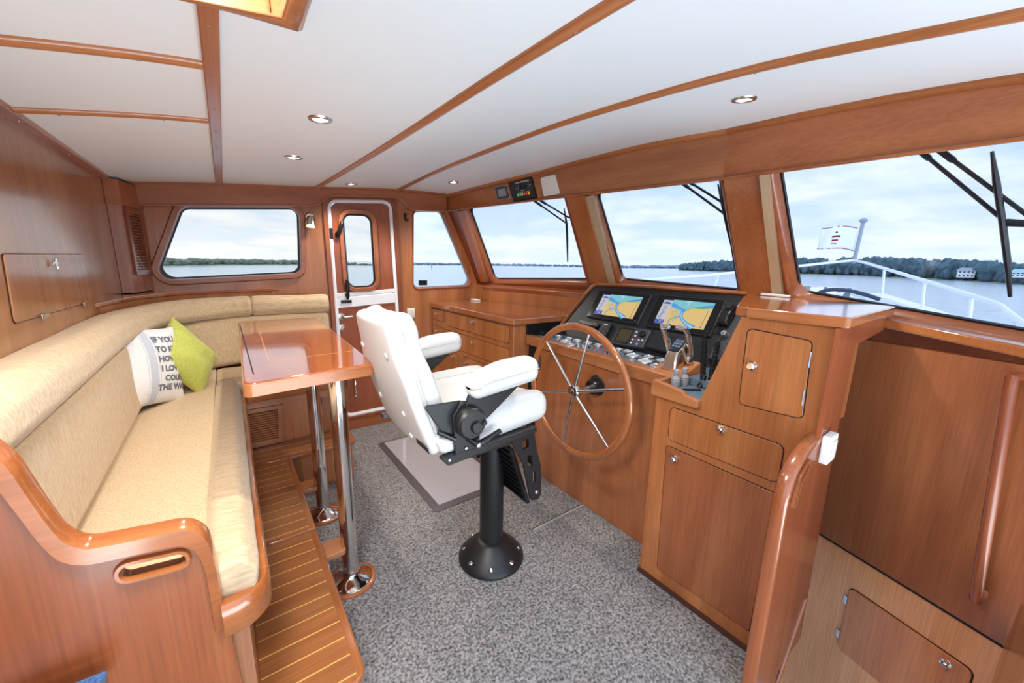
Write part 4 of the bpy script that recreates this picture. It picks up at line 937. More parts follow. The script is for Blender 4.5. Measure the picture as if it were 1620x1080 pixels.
bm = NB(); pth = [DFm.p(-0.055, 0.05, 0.008), DFm.p(-0.02, 0.20, 0.008), DFm.p(0.035, dl - 0.05, 0.008), DFm.p(0.047, dl - 0.02, 0.008), DFm.p(0.08, dl, 0.008), DFm.p(0.30, dl + 0.004, 0.008), DFm.p(1.045, dl + 0.004, 0.008)]
sweep(bm, pth, [(-0.008, -0.03), (0.008, -0.03), (0.008, 0.006), (0.0, 0.010), (-0.008, 0.006)], up=DFm.W); obj('dash_trim', bm, WCAP, HM, ang=50)
bm = NB(); hexa(bm, [DFm.p(0.06, dl, 0.0), DFm.p(1.045, dl, 0.0), V3((2.26, 0.82, 1.280)), V3((2.25, 1.82, 1.292))], [DFm.p(0.06, dl, -0.03), DFm.p(1.045, dl, -0.03), V3((2.26, 0.82, 1.25)), V3((2.25, 1.82, 1.262))]); obj('dash_cap', bm, WDY, HM, bevel=0.003)
bm = NB(); hexa(bm, [DFm.p(-0.06, 0.0, -0.002), DFm.p(0.06, 0.0, -0.002), DFm.p(0.08, dl, -0.002), DFm.p(0.03, dl - 0.05, -0.002)], [DFm.p(-0.06, 0.0, -0.03), DFm.p(0.06, 0.0, -0.03), DFm.p(0.08, dl, -0.03), DFm.p(0.03, dl - 0.05, -0.03)]); obj('dash_return', bm, DASH, HM)
bm = NB(); hexa(bm, [(2.06, 1.86, 0.93), (2.07, 1.86, 0.93), (2.28, 1.84, 1.26), (2.09, 1.84, 1.26)], [(2.06, 1.88, 0.93), (2.07, 1.88, 0.93), (2.28, 1.86, 1.26), (2.09, 1.86, 1.26)]); obj('dash_end', bm, WZ, HM)

# chart plotters
SC = {}
def em(nm, c, e=0.74):
    m = mat('screen_' + nm, c, 0.3, emit=e, spec=0.2); m.node_tree.nodes['Principled BSDF'].inputs['Base Color'].default_value = (0.01, 0.01, 0.01, 1); return m
LAND, SEA, DEEP, PALE, PANEL, NAVY, MIDB, REDM, GRN = em('land', (242, 208, 136)), em('shoal', (138, 214, 226)), em('channel', (86, 168, 236)), em('deep', (174, 226, 244)), em('panel', (214, 214, 228)), em('navy', (14, 28, 86)), em('blue', (44, 86, 190)), em('red', (210, 40, 40)), em('green', (120, 190, 110))
def ribbon(pts, w):
    P = [V3((*p, 0)) for p in pts]; l, r = [], []
    for i, p in enumerate(P):
        t = (P[min(i + 1, len(P) - 1)] - P[max(0, i - 1)]).normalized(); n = V3((-t.y, t.x, 0)); ww = w if not isinstance(w, (list, tuple)) else w[i]
        l.append((p.x + n.x * ww, p.y + n.y * ww * 1.6)); r.append((p.x - n.x * ww, p.y - n.y * ww * 1.6))
    return l, r
def chart(fr, u0, u1, v0, v1, w, parent):
    U = lambda x, y: (lerp(u0, u1, x), lerp(v0, v1, y)); st = [0]
    scr = obj('screen', SL(fr, [U(0, 0), U(1, 0), U(1, 1), U(0, 1)], w, w + 0.0004), LAND, parent, label='lit chart display')
    def poly(pts, m, lv):
        bm = NB(); vs = [bm.verts.new(fr.p(*U(*p), w + 0.0004 + lv * 0.00025)) for p in pts]; f = bm.faces.new(vs); bmesh.ops.triangulate(bm, faces=[f]); return bm
    groups = {}
    def add(pts, m, lv): groups.setdefault((m.name, lv), (m, []))[1].append((pts, lv))
    def rib(pts, w_, m, lv):
        l, r = ribbon(pts, w_)
        for i in range(len(pts) - 1): add([l[i], l[i + 1], r[i + 1], r[i]], m, lv)
    coast = [(0.20, 0.66), (0.28, 0.64), (0.36, 0.60), (0.44, 0.585), (0.475, 0.55), (0.52, 0.56), (0.545, 0.64), (0.60, 0.70), (0.66, 0.735), (0.74, 0.72), (0.82, 0.735), (0.92, 0.78), (1.0, 0.80)]
    add([(0.20, 1.0)] + coast + [(1.0, 1.0)], SEA, 1)
    add([(0.20, 0.90), (0.30, 0.80), (0.42, 0.70), (0.47, 0.62), (0.40, 0.63), (0.30, 0.67), (0.20, 0.74)], DEEP, 2)
    add([(0.62, 0.755), (0.72, 0.79), (0.86, 0.86), (1.0, 0.92), (1.0, 0.81), (0.90, 0.775), (0.80, 0.745), (0.70, 0.735)], DEEP, 2)
    add([(0.44, 1.0), (0.50, 0.90), (0.53, 0.78), (0.55, 0.90), (0.60, 1.0)], PALE, 2)
    rib([(0.545, 0.66), (0.60, 0.715), (0.67, 0.745), (0.75, 0.735), (0.85, 0.75), (1.0, 0.81)], 0.007, GRN, 3)
    ch = [(0.50, 0.66), (0.475, 0.55), (0.47, 0.46), (0.49, 0.37), (0.53, 0.28), (0.60, 0.18), (0.68, 0.10), (0.76, 0.03), (0.79, 0.0)]
    rib(ch, [0.05, 0.034, 0.030, 0.030, 0.032, 0.036, 0.046, 0.06, 0.07], DEEP, 4); rib(ch[1:], [0.008, 0.009, 0.009, 0.010, 0.012, 0.018, 0.025, 0.03], PALE, 5)
    rib([(0.49, 0.37), (0.43, 0.34), (0.36, 0.30), (0.31, 0.22), (0.285, 0.10), (0.30, 0.02)], [0.016, 0.013, 0.012, 0.012, 0.012, 0.010], DEEP, 4)
    for cr in ([(0.40, 0.32), (0.40, 0.25), (0.44, 0.20)], [(0.36, 0.30), (0.38, 0.20), (0.36, 0.14)], [(0.27, 0.52), (0.33, 0.54), (0.38, 0.50), (0.40, 0.44), (0.35, 0.38), (0.29, 0.36)], [(0.26, 0.46), (0.31, 0.44), (0.36, 0.46)], [(0.33, 0.54), (0.35, 0.58), (0.40, 0.57)]): rib(cr, 0.0045, DEEP, 4)
    add([(0, 0), (0.195, 0), (0.195, 1), (0, 1)], PANEL, 3)
    add([(0, 0), (0.195, 0), (0.195, 0.17), (0, 0.17)], MIDB, 4)
    add([(0, 0.955), (0.20, 0.955), (0.20, 1), (0, 1)], NAVY, 5)
    add([(0.02, 0.80), (0.175, 0.80), (0.175, 0.85), (0.14, 0.835), (0.11, 0.885), (0.08, 0.84), (0.05, 0.875), (0.02, 0.84)], MIDB, 4.2)
    rng = random.Random(7)
    for k in range(13):
        y = 0.21 + k * 0.043; x = 0.03 + rng.random() * 0.05; add([(x, y), (x + 0.05 + rng.random() * 0.05, y), (x + 0.05 + rng.random() * 0.05, y + 0.013), (x, y + 0.013)], NAVY, 4)
    for k in range(10):
        x, y = rng.random() * 0.17, 0.02 + rng.random() * 0.12; add([(x, y), (x + 0.025, y), (x + 0.025, y + 0.02), (x, y + 0.02)], PANEL, 5)
    for k in range(16):
        x, y = 0.22 + rng.random() * 0.76, 0.80 + rng.random() * 0.18; add([(x, y), (x + 0.008, y), (x + 0.008, y + 0.014), (x, y + 0.014)], NAVY, 5)
    for x, y in ((0.52, 0.30), (0.50, 0.44), (0.57, 0.60), (0.44, 0.60)): add([(x, y), (x + 0.014, y), (x + 0.014, y + 0.022), (x, y + 0.022)], REDM, 6)
    rib([(0.93, 0.15), (0.945, 0.72)], 0.0035, NAVY, 5); add([(0.915, 0.05), (0.945, 0.05), (0.945, 0.10), (0.915, 0.10)], MIDB, 5)
    nm = {'screen_land': 'chart_land', 'screen_shoal': 'chart_shoal', 'screen_channel': 'chart_channel', 'screen_deep': 'chart_deep', 'screen_panel': 'data_panel', 'screen_navy': 'data_text', 'screen_blue': 'data_bar', 'screen_red': 'buoy_marks', 'screen_green': 'chart_shore'}
    for (mn, lv), (m, pl) in groups.items():
        bm = NB()
        for pts, l in pl:
            vs = [bm.verts.new(fr.p(*U(*p), w + 0.0004 + l * 0.00025)) for p in pts]
            f = bm.faces.new(vs)
        bmesh.ops.triangulate(bm, faces=bm.faces[:]); obj(nm[mn], bm, m, scr)
for (a, b, va, vb, lab) in ((0.140, 0.538, 0.158, 0.366, 'black chart plotter showing a harbour chart, left of the two'), (0.588, 0.968, 0.156, 0.370, 'black chart plotter showing a harbour chart, right of the two')):
    S = thing('chart_plotter', lab, 'chart plotter', DFm.p((a + b) / 2, va, 0), 'chart plotters')
    obj('housing', SL(DFm, rp([(a, va), (b, va), (b, vb), (a, vb)], 0.004), 0.0, 0.016), GREYPL, S, bevel=0.002)
    obj('glass_front', SL(DFm, rp(off([(a, va), (b, va), (b, vb), (a, vb)], -0.003), 0.003), 0.016, 0.0172), mat('screen_glass', (8, 8, 9), 0.12), S)
    wdt = b - a; chart(DFm, a + 0.13 * wdt, b - 0.115 * wdt, va + 0.028, vb - 0.026, 0.0174, S)
    obj('power_button', LA([(0.006, 0), (0.006, 0.001)], DFm.p(b - 0.022, va + 0.02, 0.0172), DFm.W, 14), GREYPL, S)

# keypad, pilot head, black sounder box
KP = thing('radio_keypad', 'slim black keypad with tiny display, left of the pilot display', 'keypad', DFm.p(0.33, 0.02, 0))
obj('body', SL(DFm, rp([(0.295, 0.015), (0.370, 0.015), (0.370, 0.135), (0.295, 0.135)], 0.006), 0.0, 0.022), BLKPL, KP, bevel=0.003)
obj('display', FB(DFm, 0.307, 0.358, 0.090, 0.106, 0.022, 0.0226), mat('lcd_grey', (70, 66, 60), 0.2), KP)
for i in range(3):
    for j in range(3): obj('button', FB(DFm, 0.308 + i * 0.019, 0.320 + i * 0.019, 0.030 + j * 0.017, 0.040 + j * 0.017, 0.022, 0.0245), GREYPL, KP)
KN = obj('logo_bar', FB(DFm, 0.318, 0.348, 0.116, 0.122, 0.022, 0.0224), WHITEP, KP)
tag(obj('microphone', LA([(0.012, 0), (0.022, 0.012), (0.024, 0.025), (0.016, 0.034)], DFm.p(0.255, 0.105, 0.0), DFm.W, 16), BLKPL), 'round black microphone on the dash behind the wheel top', 'microphone')
AP = thing('autopilot_display', 'grey autopilot control head with olive screen and black dial', 'autopilot', DFm.p(0.55, 0.01, 0))
obj('body', SL(DFm, rp([(0.438, 0.0), (0.656, 0.012), (0.656, 0.128), (0.442, 0.122)], 0.010), 0.0, 0.034), GREYPL, AP, bevel=0.006, seg=3)
obj('screen', SL(DFm, rp([(0.462, 0.022), (0.548, 0.024), (0.548, 0.108), (0.462, 0.106)], 0.004), 0.034, 0.0346), mat('lcd_olive', (66, 62, 36), 0.15), AP)
obj('screen_bezel', RG(DFm, rp([(0.462, 0.022), (0.548, 0.024), (0.548, 0.108), (0.462, 0.106)], 0.004), rp([(0.452, 0.012), (0.556, 0.014), (0.556, 0.118), (0.452, 0.116)], 0.008), 0.034, 0.0365), BLKPL, AP)
obj('dial', LA([(0.020, 0), (0.020, 0.006), (0.017, 0.014), (0.014, 0.016)], DFm.p(0.618, 0.092, 0.034), DFm.W, 24), BLKPL, AP)
for u, v, m in ((0.575, 0.100, WHITEP), (0.578, 0.075, WHITEP), (0.572, 0.050, WHITEP), (0.592, 0.052, REDM), (0.612, 0.054, WHITEP), (0.634, 0.056, WHITEP), (0.572, 0.028, WHITEP)): obj('button', FB(DFm, u - 0.005, u + 0.005, v - 0.0035, v + 0.0035, 0.034, 0.036), m, AP)
obj('button', LA([(0.008, 0), (0.007, 0.003)], DFm.p(0.612, 0.028, 0.034), DFm.W, 14), mat('blue_button', (96, 150, 220), 0.3), AP)
tag(obj('sounder_box', SL(DFm, rp([(0.672, 0.018), (0.892, 0.010), (0.892, 0.122), (0.688, 0.130)], 0.010), 0.0, 0.045), DASH, bevel=0.008, seg=3), 'plain black box on the dash behind the throttle levers', 'instrument box')

# round gauges lying on the shelf
GA = [(1.75, 1.835, 0.028), (1.761, 1.752, 0.03), (1.667, 1.687, 0.042), (1.754, 1.67, 0.034), (1.626, 1.600, 0.034), (1.758, 1.585, 0.034), (1.759, 1.505, 0.030), (1.768, 1.43, 0.034), (1.772, 1.362, 0.026), (1.775, 1.302, 0.030), (1.715, 1.225, 0.042), (1.655, 1.29, 0.026), (1.762, 1.160, 0.032), (1.662, 1.112, 0.045), (1.748, 1.075, 0.032), (1.625, 1.028, 0.034)]
GL_ = ['nearest the worktop corner', 'second in the row from the worktop', 'large, first of the big dials at the port end', 'behind the big port dial', 'small, on the front edge beneath the wheel rim', 'in the back row just right of the big port dial', 'in the back row beneath the microphone', 'in the back row behind the toggle switches', 'smallest, in the back row below the pilot display', 'in the back row below the pilot display, next to the smallest', 'large, in the middle of the shelf below the pilot display', 'small, on the front edge right of the switches', 'in the back row beside the throttle', 'largest, just left of the throttle', 'closest to the throttle, back row', 'on the front edge beside the throttle']
GFACE = mat('gauge_glass', (212, 224, 232), 0.22); GDARK = mat('gauge_face', (150, 168, 180), 0.3)
for (x, y, r), w_ in zip([(a, b, c * 1.12) for a, b, c in GA], GL_):
    G = thing('gauge', 'round chrome rimmed gauge, ' + w_, 'gauge', (x, y, 0.926), 'engine gauges on the dash shelf')
    obj('bezel', LA([(r, 0), (r, 0.008), (r * 0.97, 0.013), (r * 0.90, 0.013), (r * 0.88, 0.010)], (x, y, 0.926), seg=28), SATIN, G)
    obj('dial', LA([(r * 0.89, 0.0095), (r * 0.5, 0.0105), (0.0, 0.011)], (x, y, 0.926), seg=28), GFACE, G)
    obj('needle', B(x - r * 0.5, x + r * 0.15, y - 0.0015, y + 0.0015, 0.9372, 0.9380), BLKPL, G)
# toggle switches
TG = [(1.632, 1.541, WHITEP, 'leftmost of the dash toggles'), (1.630, 1.501, WHITEP, 'second dash toggle from the left'), (1.640, 1.465, BLKPL, 'third dash toggle, black'), (1.640, 1.425, REDM, 'first red dash toggle'), (1.638, 1.385, REDM, 'second red dash toggle'), (1.636, 1.348, REDM, 'third red dash toggle'), (1.620, 1.315, BLKPL, 'rightmost dash toggle, black')]
for x, y, m, lab in TG:
    S = thing('toggle_switch', lab + ' on the shelf beneath the wheel', 'switch', (x, y, 0.926), 'toggle switches on the dash shelf')
    obj('base', B(x - 0.008, x + 0.008, y - 0.007, y + 0.007, 0.926, 0.934), mat('switch_base', (176, 184, 190), 0.3, 0.6), S, bevel=0.002)
    obj('lever', TB([(x, y, 0.932), (x - 0.004, y, 0.945), (x - 0.006, y, 0.951)], [0.003, 0.004, 0.0035], 8), m, S)
KY = thing('ignition_key', 'chrome ignition lock with black key at the port end of the shelf', 'key', (1.655, 1.885, 0.926))
obj('lock', LA([(0.016, 0), (0.016, 0.010), (0.012, 0.014)], (1.655, 1.885, 0.926)), CHROME, KY)
obj('key', B(1.642, 1.668, 1.882, 1.888, 0.940, 0.966), BLKPL, KY, bevel=0.002)
tag(obj('notepad_bracket', SL(DFm, [(0.10, 0.105), (0.22, 0.095), (0.225, 0.118), (0.105, 0.128)], 0.0, 0.014), GREYPL, bevel=0.003), 'small grey bracket on the dash behind the wheel top, port side', 'bracket')

# throttle
TH = thing('throttle_control', 'twin lever nickel throttle control on a wooden wedge', 'throttle', (1.62, 0.955, 0.926))
bm = NB(); hexa(bm, [(1.575, 0.855, 0.926), (1.575, 1.025, 0.926), (1.745, 1.025, 0.926), (1.745, 0.855, 0.926)], [(1.585, 0.865, 0.934), (1.585, 1.015, 0.934), (1.735, 1.015, 0.972), (1.735, 0.865, 0.972)]); obj('wooden_base', bm, WX, TH, bevel=0.004)
bm = NB(); hexa(bm, [(1.59, 0.905, 0.934), (1.59, 0.985, 0.934), (1.73, 0.985, 0.968), (1.73, 0.905, 0.968)], [(1.618, 0.915, 1.020), (1.618, 0.975, 1.020), (1.700, 0.975, 1.075), (1.700, 0.915, 1.075)]); obj('body', bm, NICKEL, TH, bevel=0.012, seg=3)
KF = Fr((1.618, 0.945, 1.0215), (0, -1, 0), (0.082, 0, 0.055))
obj('keypad', SL(KF, rp([(-0.026, 0.004), (0.026, 0.004), (0.026, 0.092), (-0.026, 0.092)], 0.004), 0.0, 0.0025), mat('keypad_blue_black', (38, 46, 58), 0.3), TH)
for i in range(3):
    for j in range(3): obj('button', FB(KF, -0.020 + i * 0.014, -0.010 + i * 0.014, 0.030 + j * 0.018, 0.041 + j * 0.018, 0.0025, 0.004), mat('key_grey', (110, 126, 146), 0.3), TH)
for s, lean in ((1, 0.0), (-1, 0.018)):
    y = 0.945 + s * 0.047
    obj('lever', TB(smooth([(1.69, y, 0.975), (1.672 + lean * 0.5, y + s * 0.004, 1.03), (1.630 + lean, y + s * 0.004, 1.095), (1.602 + lean, y + s * 0.003, 1.128), (1.592 + lean, y - s * 0.004, 1.135)], 4), [0.015] * 8 + [0.012] * 9, 12), NICKEL, TH, ang=60)
    obj('grip', TB([(1.594 + lean, y + s * 0.006, 1.136), (1.594 + lean, y - s * 0.034, 1.137)], 0.0125, 14), CHROME, TH)
    obj('pivot_cap', LA([(0.026, 0), (0.024, 0.010), (0.016, 0.014)], (1.69, 0.945 + s * 0.045, 0.985), (0, s, 0)), CHROME, TH)

# ================================================================ starboard side cabinet
SCB = thing('side_cabinet', 'tall cherry cabinet with drawer and two doors at the starboard end of the helm', 'cabinet', (1.7, 0.6, 0.0))
KF1 = AF(1.440)
bm = NB(); plate(bm, KF1, [(-0.890, 0.0), (-0.320, 0.0), (-0.320, 1.236), (-0.598, 1.236), (-0.712, 0.880), (-0.890, 0.872)], [], -0.022, 0.0)
WSC = wood('side_cabinet_cherry', (142, 78, 40), (170, 102, 56), (188, 124, 72), 'Z', 0.09, 'Y', stave_amt=0.09)
obj('front', bm, WSC, SCB, bevel=0.002)
bm = NB(); box(bm, 1.462, 1.60, 0.322, 0.885, 0.0, 0.86); obj('carcass', bm, WSC, SCB)
bm = NB(); loft(bm, [[V3((x, 0.328, z)), V3((x, 0.598, z)), V3((x, 0.700, 0.90)), V3((x, 0.328, 0.90))] for x, z in ((1.462, 1.235), (1.70, 1.235))], True, (True, True)); obj('dash_cheek', bm, WSC, SCB)
bm = NB(); slab(bm, Fr((0, 0.318, 0), (1, 0, 0), (0, 0, 1)), [(1.418, 0.0), (1.66, 0.0), (1.60, 0.86), (1.612, 1.165), (1.972, 1.185), (1.972, 1.236), (1.418, 1.236)], -0.012, 0.0); obj('side_panel', bm, WDZ, SCB)
pan = panel(SCB, 'door', KF1, [(-0.566, 0.926), (-0.376, 0.935), (-0.386, 1.184), (-0.571, 1.197)], 0.016, WSC, (-0.540, 1.073), 0.0135)
for v in (1.127, 1.003): hinge(SCB, KF1, -0.383, v, 0.050, 0.005)
panel(SCB, 'drawer', KF1, [(-0.818, 0.690), (-0.412, 0.690), (-0.412, 0.826), (-0.822, 0.832)], 0.020, WSC, (-0.613, 0.812), 0.0125)
panel(SCB, 'door', KF1, [(-0.805, 0.070), (-0.422, 0.080), (-0.414, 0.650), (-0.822, 0.660)], 0.010, wood('side_door_cherry', (126, 66, 34), (152, 86, 48), (174, 110, 66), 'Z', 0.10, 'Y', stave_amt=0.06), (-0.780, 0.620), 0.0125)
obj('toe_trim', B(1.424, 1.442, 0.36, 0.895, 0.0, 0.014), mat('dark_plinth', (70, 42, 32), 0.5), SCB)
obj('corner_bead', TB([(1.441, 0.889, 0.0), (1.441, 0.889, 0.86)], 0.004, 8), WCAP, SCB)
# worktop of the side cabinet
bm = SL(TF, rp([(1.418, 0.300), (1.418, 0.575), (1.440, 0.585), (1.448, 0.622), (2.06, 0.858), (2.20, 0.86), (2.17, 0.50), (2.04, 0.310)], [0.012, 0.006, 0.004, 0.004, 0, 0, 0, 0.01]), 1.237, 1.270)
tag(obj('worktop', bm, WCT, bevel=0.008, seg=3), 'polished cherry top of the tall side cabinet, below the starboard pane', 'worktop')
tag(obj('white_bar', SL(TF, [(2.16, 0.825), (2.115, 0.690), (2.135, 0.683), (2.18, 0.818)], 1.2705, 1.283), WHITEP, bevel=0.004), 'slim white bar lying at the foot of the windscreen post', 'bar')
# tray with its fiddle rail, and what stands in it
TR = thing('helm_tray', 'grey lined tray with cherry fiddle rail at the corner of the helm', 'tray', (1.5, 0.8, 0.872))
obj('liner', B(1.432, 1.66, 0.702, 0.885, 0.872, 0.894), SHELF, TR)
bm = SL(AF(1.412), rp([(-0.905, 0.868), (-0.700, 0.868), (-0.700, 0.900), (-0.755, 0.906), (-0.765, 0.918), (-0.790, 0.922), (-0.895, 0.936), (-0.905, 0.930)], [0.012, 0.008, 0.004, 0.003, 0.003, 0.004, 0.01, 0.008], 4), -0.024, 0.0); obj('fiddle_rail', bm, WY, TR, bevel=0.005, seg=3)
obj('fiddle_rail', B(1.432, 1.60, 0.885, 0.903, 0.868, 0.930), WX, TR, bevel=0.004)
def shaker(x, y, lab):
    bm = LA([(0.0165, 0), (0.018, 0.010), (0.0195, 0.020), (0.0185, 0.024), (0.0195, 0.028), (0.018, 0.033), (0.019, 0.037), (0.0165, 0.043), (0.010, 0.052), (0.010, 0.058), (0.0125, 0.062), (0.0125, 0.076), (0.010, 0.079)], (x, y, 0.8945), seg=20)
    return tag(obj('rubber_plug', bm, mat('light_grey_rubber', (150, 150, 152), 0.6), ang=30), lab, 'plug', 'rubber plugs in the helm tray')
shaker(1.518, 0.858, 'ribbed grey rubber plug in the tray, left of the pair'); shaker(1.572, 0.850, 'ribbed grey rubber plug in the tray, right of the pair')
tag(obj('pen', TB([(1.50, 0.812, 0.899), (1.56, 0.768, 0.899)], [0.004, 0.0045], 8), BLKPL), 'black pen lying in the helm tray', 'pen')
tag(obj('outlet_cover', B(1.60, 1.655, 0.80, 0.868, 0.8945, 0.902), SATIN, bevel=0.002), 'satin steel cover plate in the tray beneath the radio cord', 'plate')
JS = thing('joystick', 'small black joystick on a round grey plate right of the throttle', 'joystick', (1.76, 0.80, 0.926))
obj('plate', LA([(0.052, 0), (0.052, 0.003), (0.046, 0.005)], (1.76, 0.80, 0.926), seg=28), SHELF, JS)
obj('stick', LA([(0.017, 0.004), (0.017, 0.020), (0.008, 0.026), (0.006, 0.05), (0.008, 0.055), (0.006, 0.062)], (1.76, 0.80, 0.926)), BLKPL, JS)
# handset with coiled cord
VH = thing('radio_handset', 'black radio handset hanging with coiled cord at the right edge of the dash', 'radio handset', DFm.p(1.01, 0.05, 0))
obj('cradle', SL(DFm, rp([(1.005, 0.03), (1.085, 0.03), (1.085, 0.33), (1.035, 0.33)], 0.01), 0.0, 0.03), GREYPL, VH, bevel=0.006)
hb = V3((0, 0, 0)); bm = NB(); cc = DFm.p(1.025, 0.262, 0.055)
rbox(bm, (0.026, 0.058, 0.02), 0.012, lambda x, y, z: cc + DFm.U * (x + 0.10 * y) + DFm.V * y + DFm.W * (z + 0.010 * cos(y * 40)))
obj('handset', bm, BLKPL, VH)
for k in range(6): obj('grille_bar', FB(DFm, 1.012, 1.040, 0.285 + k * 0.005, 0.287 + k * 0.005, 0.074, 0.086), GREYPL, VH)
bm = NB(); lathe(bm, [(0.012, 0), (0.016, 0.012), (0.013, 0.03)], DFm.p(1.045, 0.165, 0.03), DFm.W, 14); obj('clip', bm, SATIN, VH)
def coil(p0, p1, r, n, sag):
    p0, p1 = V3(p0), V3(p1); pts = []
    ax = (p1 - p0).normalized(); X = ax.orthogonal().normalized(); Y = ax.cross(X)
    for k in range(n * 8 + 1):
        t = k / (n * 8); a = 2 * pi * k / 8; pts.append(p0.lerp(p1, t) + X * r * cos(a) + Y * r * sin(a) + V3((0, 0, -sag * 4 * t * (1 - t))))
    return TB(pts, 0.0028, 5)
obj('coiled_cord', coil(DFm.p(0.955, 0.155, 0.045), (1.615, 0.790, 0.925), 0.0095, 26, 0.015), BLKPL, VH)
obj('coiled_cord', coil(DFm.p(1.030, 0.115, 0.04), (1.640, 0.770, 0.930), 0.0095, 22, 0.0), BLKPL, VH)
obj('cord', TB(smooth([DFm.p(1.02, 0.205, 0.045), DFm.p(0.985, 0.20, 0.045), DFm.p(0.962, 0.18, 0.045), DFm.p(0.955, 0.155, 0.045)], 4), 0.0035, 6), BLKPL, VH)
obj('cord', TB(smooth([DFm.p(1.045, 0.165, 0.06), DFm.p(1.035, 0.14, 0.05), DFm.p(1.03, 0.115, 0.04)], 4), 0.0035, 6), BLKPL, VH)
obj('cord_boot', TB([(1.625, 0.790, 0.945), (1.605, 0.792, 0.905), (1.60, 0.795, 0.896)], [0.010, 0.013, 0.013], 10), BLKPL, VH)

# half-height end post of the cabinet
NP = thing('newel_panel', 'rounded cherry end panel with finger grip at the top of the companionway steps', 'end panel', (1.33, 0.336, 0.0))
NFr = Fr((0, 0.318, 0), (1, 0, 0), (0, 0, 1))
npp = [(1.218, -0.50), (1.218, 0.30), (1.218, 0.66), (1.219, 0.735), (1.224, 0.775), (1.240, 0.815), (1.270, 0.845), (1.320, 0.868), (1.380, 0.882), (1.437, 0.892)]
nps = [(p.x, p.y) for p in smooth([(x, z, 0) for x, z in npp], 4)]
obj('panel', SL(NFr, [(x + 0.008, z - 0.006) for x, z in nps] + [(1.437, -0.50)], -0.033, -0.001), WDZ, NP)
bm = NB(); sweep(bm, [V3((x, 0.3365, z)) for x, z in nps], [(-0.009, -0.0195), (0.000, -0.0195), (0.006, -0.013), (0.006, 0.013), (0.000, 0.0195), (-0.009, 0.0195)], up=(0, 1, 0)); obj('cap_rail', bm, wood('newel_trim', (130, 66, 36), (158, 88, 50), (176, 108, 66), 'Z', rough=0.22, coat=0.6), NP, ang=50)
gp = [(1.250, 0.735), (1.266, 0.730), (1.290, 0.795), (1.340, 0.832), (1.335, 0.848), (1.278, 0.820)]
bm = NB(); ring(bm, NFr, rp(gp, 0.006), rp(off(gp, 0.008), 0.012), 0.0, 0.007); obj('finger_grip', bm, WDX, NP, ang=60)
SP = tag(obj('switch_box', B(1.430, 1.500, 0.293, 0.3175, 0.812, 0.902), WHITEP, bevel=0.004), 'white switch box on the cabinet side above the companionway', 'switch')
obj('rocker', B(1.448, 1.482, 0.2885, 0.293, 0.828, 0.886), mat('cream_plastic', (226, 222, 208), 0.4), SP, bevel=0.002)
tag(obj('step_stringer', TB([(1.43, 0.318, -0.10), (1.62, 0.318, 0.20)], 0.008, 8), WDX), 'thin cherry batten slanting down the cabinet side by the companionway', 'batten')

# ================================================================ overhead panels in the windscreen header
a_, b_ = P_[0], P_[1]; uh = (b_ - a_).normalized(); HF = Fr(a_, uh, (0, 0, 1))
if HF.W.x > 0: HF = Fr(a_, -uh, (0, 0, 1))
def hu(y): return (y - a_.y) / HF.U.y
DS = tag(obj('header_display', SL(HF, rp([(hu(2.60), 1.880), (hu(2.47), 1.883), (hu(2.51), 1.984), (hu(2.64), 1.982)], 0.004), 0.0, 0.010), SATIN, bevel=0.002), 'small grey square display on the header, left of the stabiliser panel', 'display')
c4 = [(hu(2.60), 1.880), (hu(2.47), 1.883), (hu(2.51), 1.984), (hu(2.64), 1.982)]
obj('face', SL(HF, rp(off(c4, -0.005), 0.003), 0.010, 0.0115), mat('slate_plastic', (62, 70, 80), 0.35), DS); obj('screen', SL(HF, off(c4, -0.024), 0.0115, 0.012), mat('lcd_pale', (150, 152, 156), 0.2), DS)
ST = thing('stabiliser_panel', 'black control panel with two dials and coloured lights on the header', 'control panel', HF.p(hu(2.36), 1.865, 0))
c5 = [(hu(2.436), 1.862), (hu(2.232), 1.870), (hu(2.280), 2.004), (hu(2.487), 1.990)]
obj('recess_frame', RG(HF, c5, off(c5, 0.006), 0.0005, 0.008), DARKGAP, ST)
obj('face', SL(HF, c5, 0.0005, 0.012), mat('charcoal_panel', (44, 46, 50), 0.45), ST, bevel=0.002)
SU = V3((c5[1][0] - c5[0][0], c5[1][1] - c5[0][1], 0)).normalized(); SVv = V3((c5[3][0] - c5[0][0], c5[3][1] - c5[0][1], 0)).normalized()
SF = Fr(HF.p(*c5[0], 0.012), HF.U * SU.x + HF.V * SU.y, HF.V * SU.x - HF.U * SU.y)
sh = 0.30
for u in (0.083, 0.122): obj('dial', LA([(0.012, 0), (0.010, 0.010), (0.008, 0.012)], SF.p(u - 0.018, 0.088, 0.0), SF.W, 18), BLKPL, ST)
bm = NB(); text(bm, SF, 'ROLL STABILIZERS', 0.083, 0.117, 0.0155, 0.0004, 0.0002, center=True); text(bm, SF, 'OPERATE', 0.088, 0.058, 0.008, 0.0004, center=True); text(bm, SF, 'OFF', 0.022, 0.080, 0.008, 0.0004); text(bm, SF, 'MAX', 0.150, 0.088, 0.008, 0.0004)
for u in (0.046, 0.140): fbox(bm, SF, u, u + 0.0015, 0.064, 0.106, 0.0003, 0.0008)
for k in range(6): fbox(bm, SF, 0.040 + k * 0.0205, 0.054 + k * 0.0205, 0.047, 0.049, 0.0003, 0.0008)
obj('lettering', bm, mat('white_print', (232, 232, 232), 0.5), ST)
for k, c in enumerate(((60, 200, 110), (60, 200, 110), (226, 160, 50), (206, 50, 60), (206, 50, 60), (226, 170, 50))):
    obj('indicator', FB(SF, 0.040 + k * 0.0205, 0.052 + k * 0.0205, 0.026, 0.042, 0.0, 0.004), mat('indicator_%d_%d_%d' % c, c, 0.3, emit=0.4), ST, bevel=0.001)
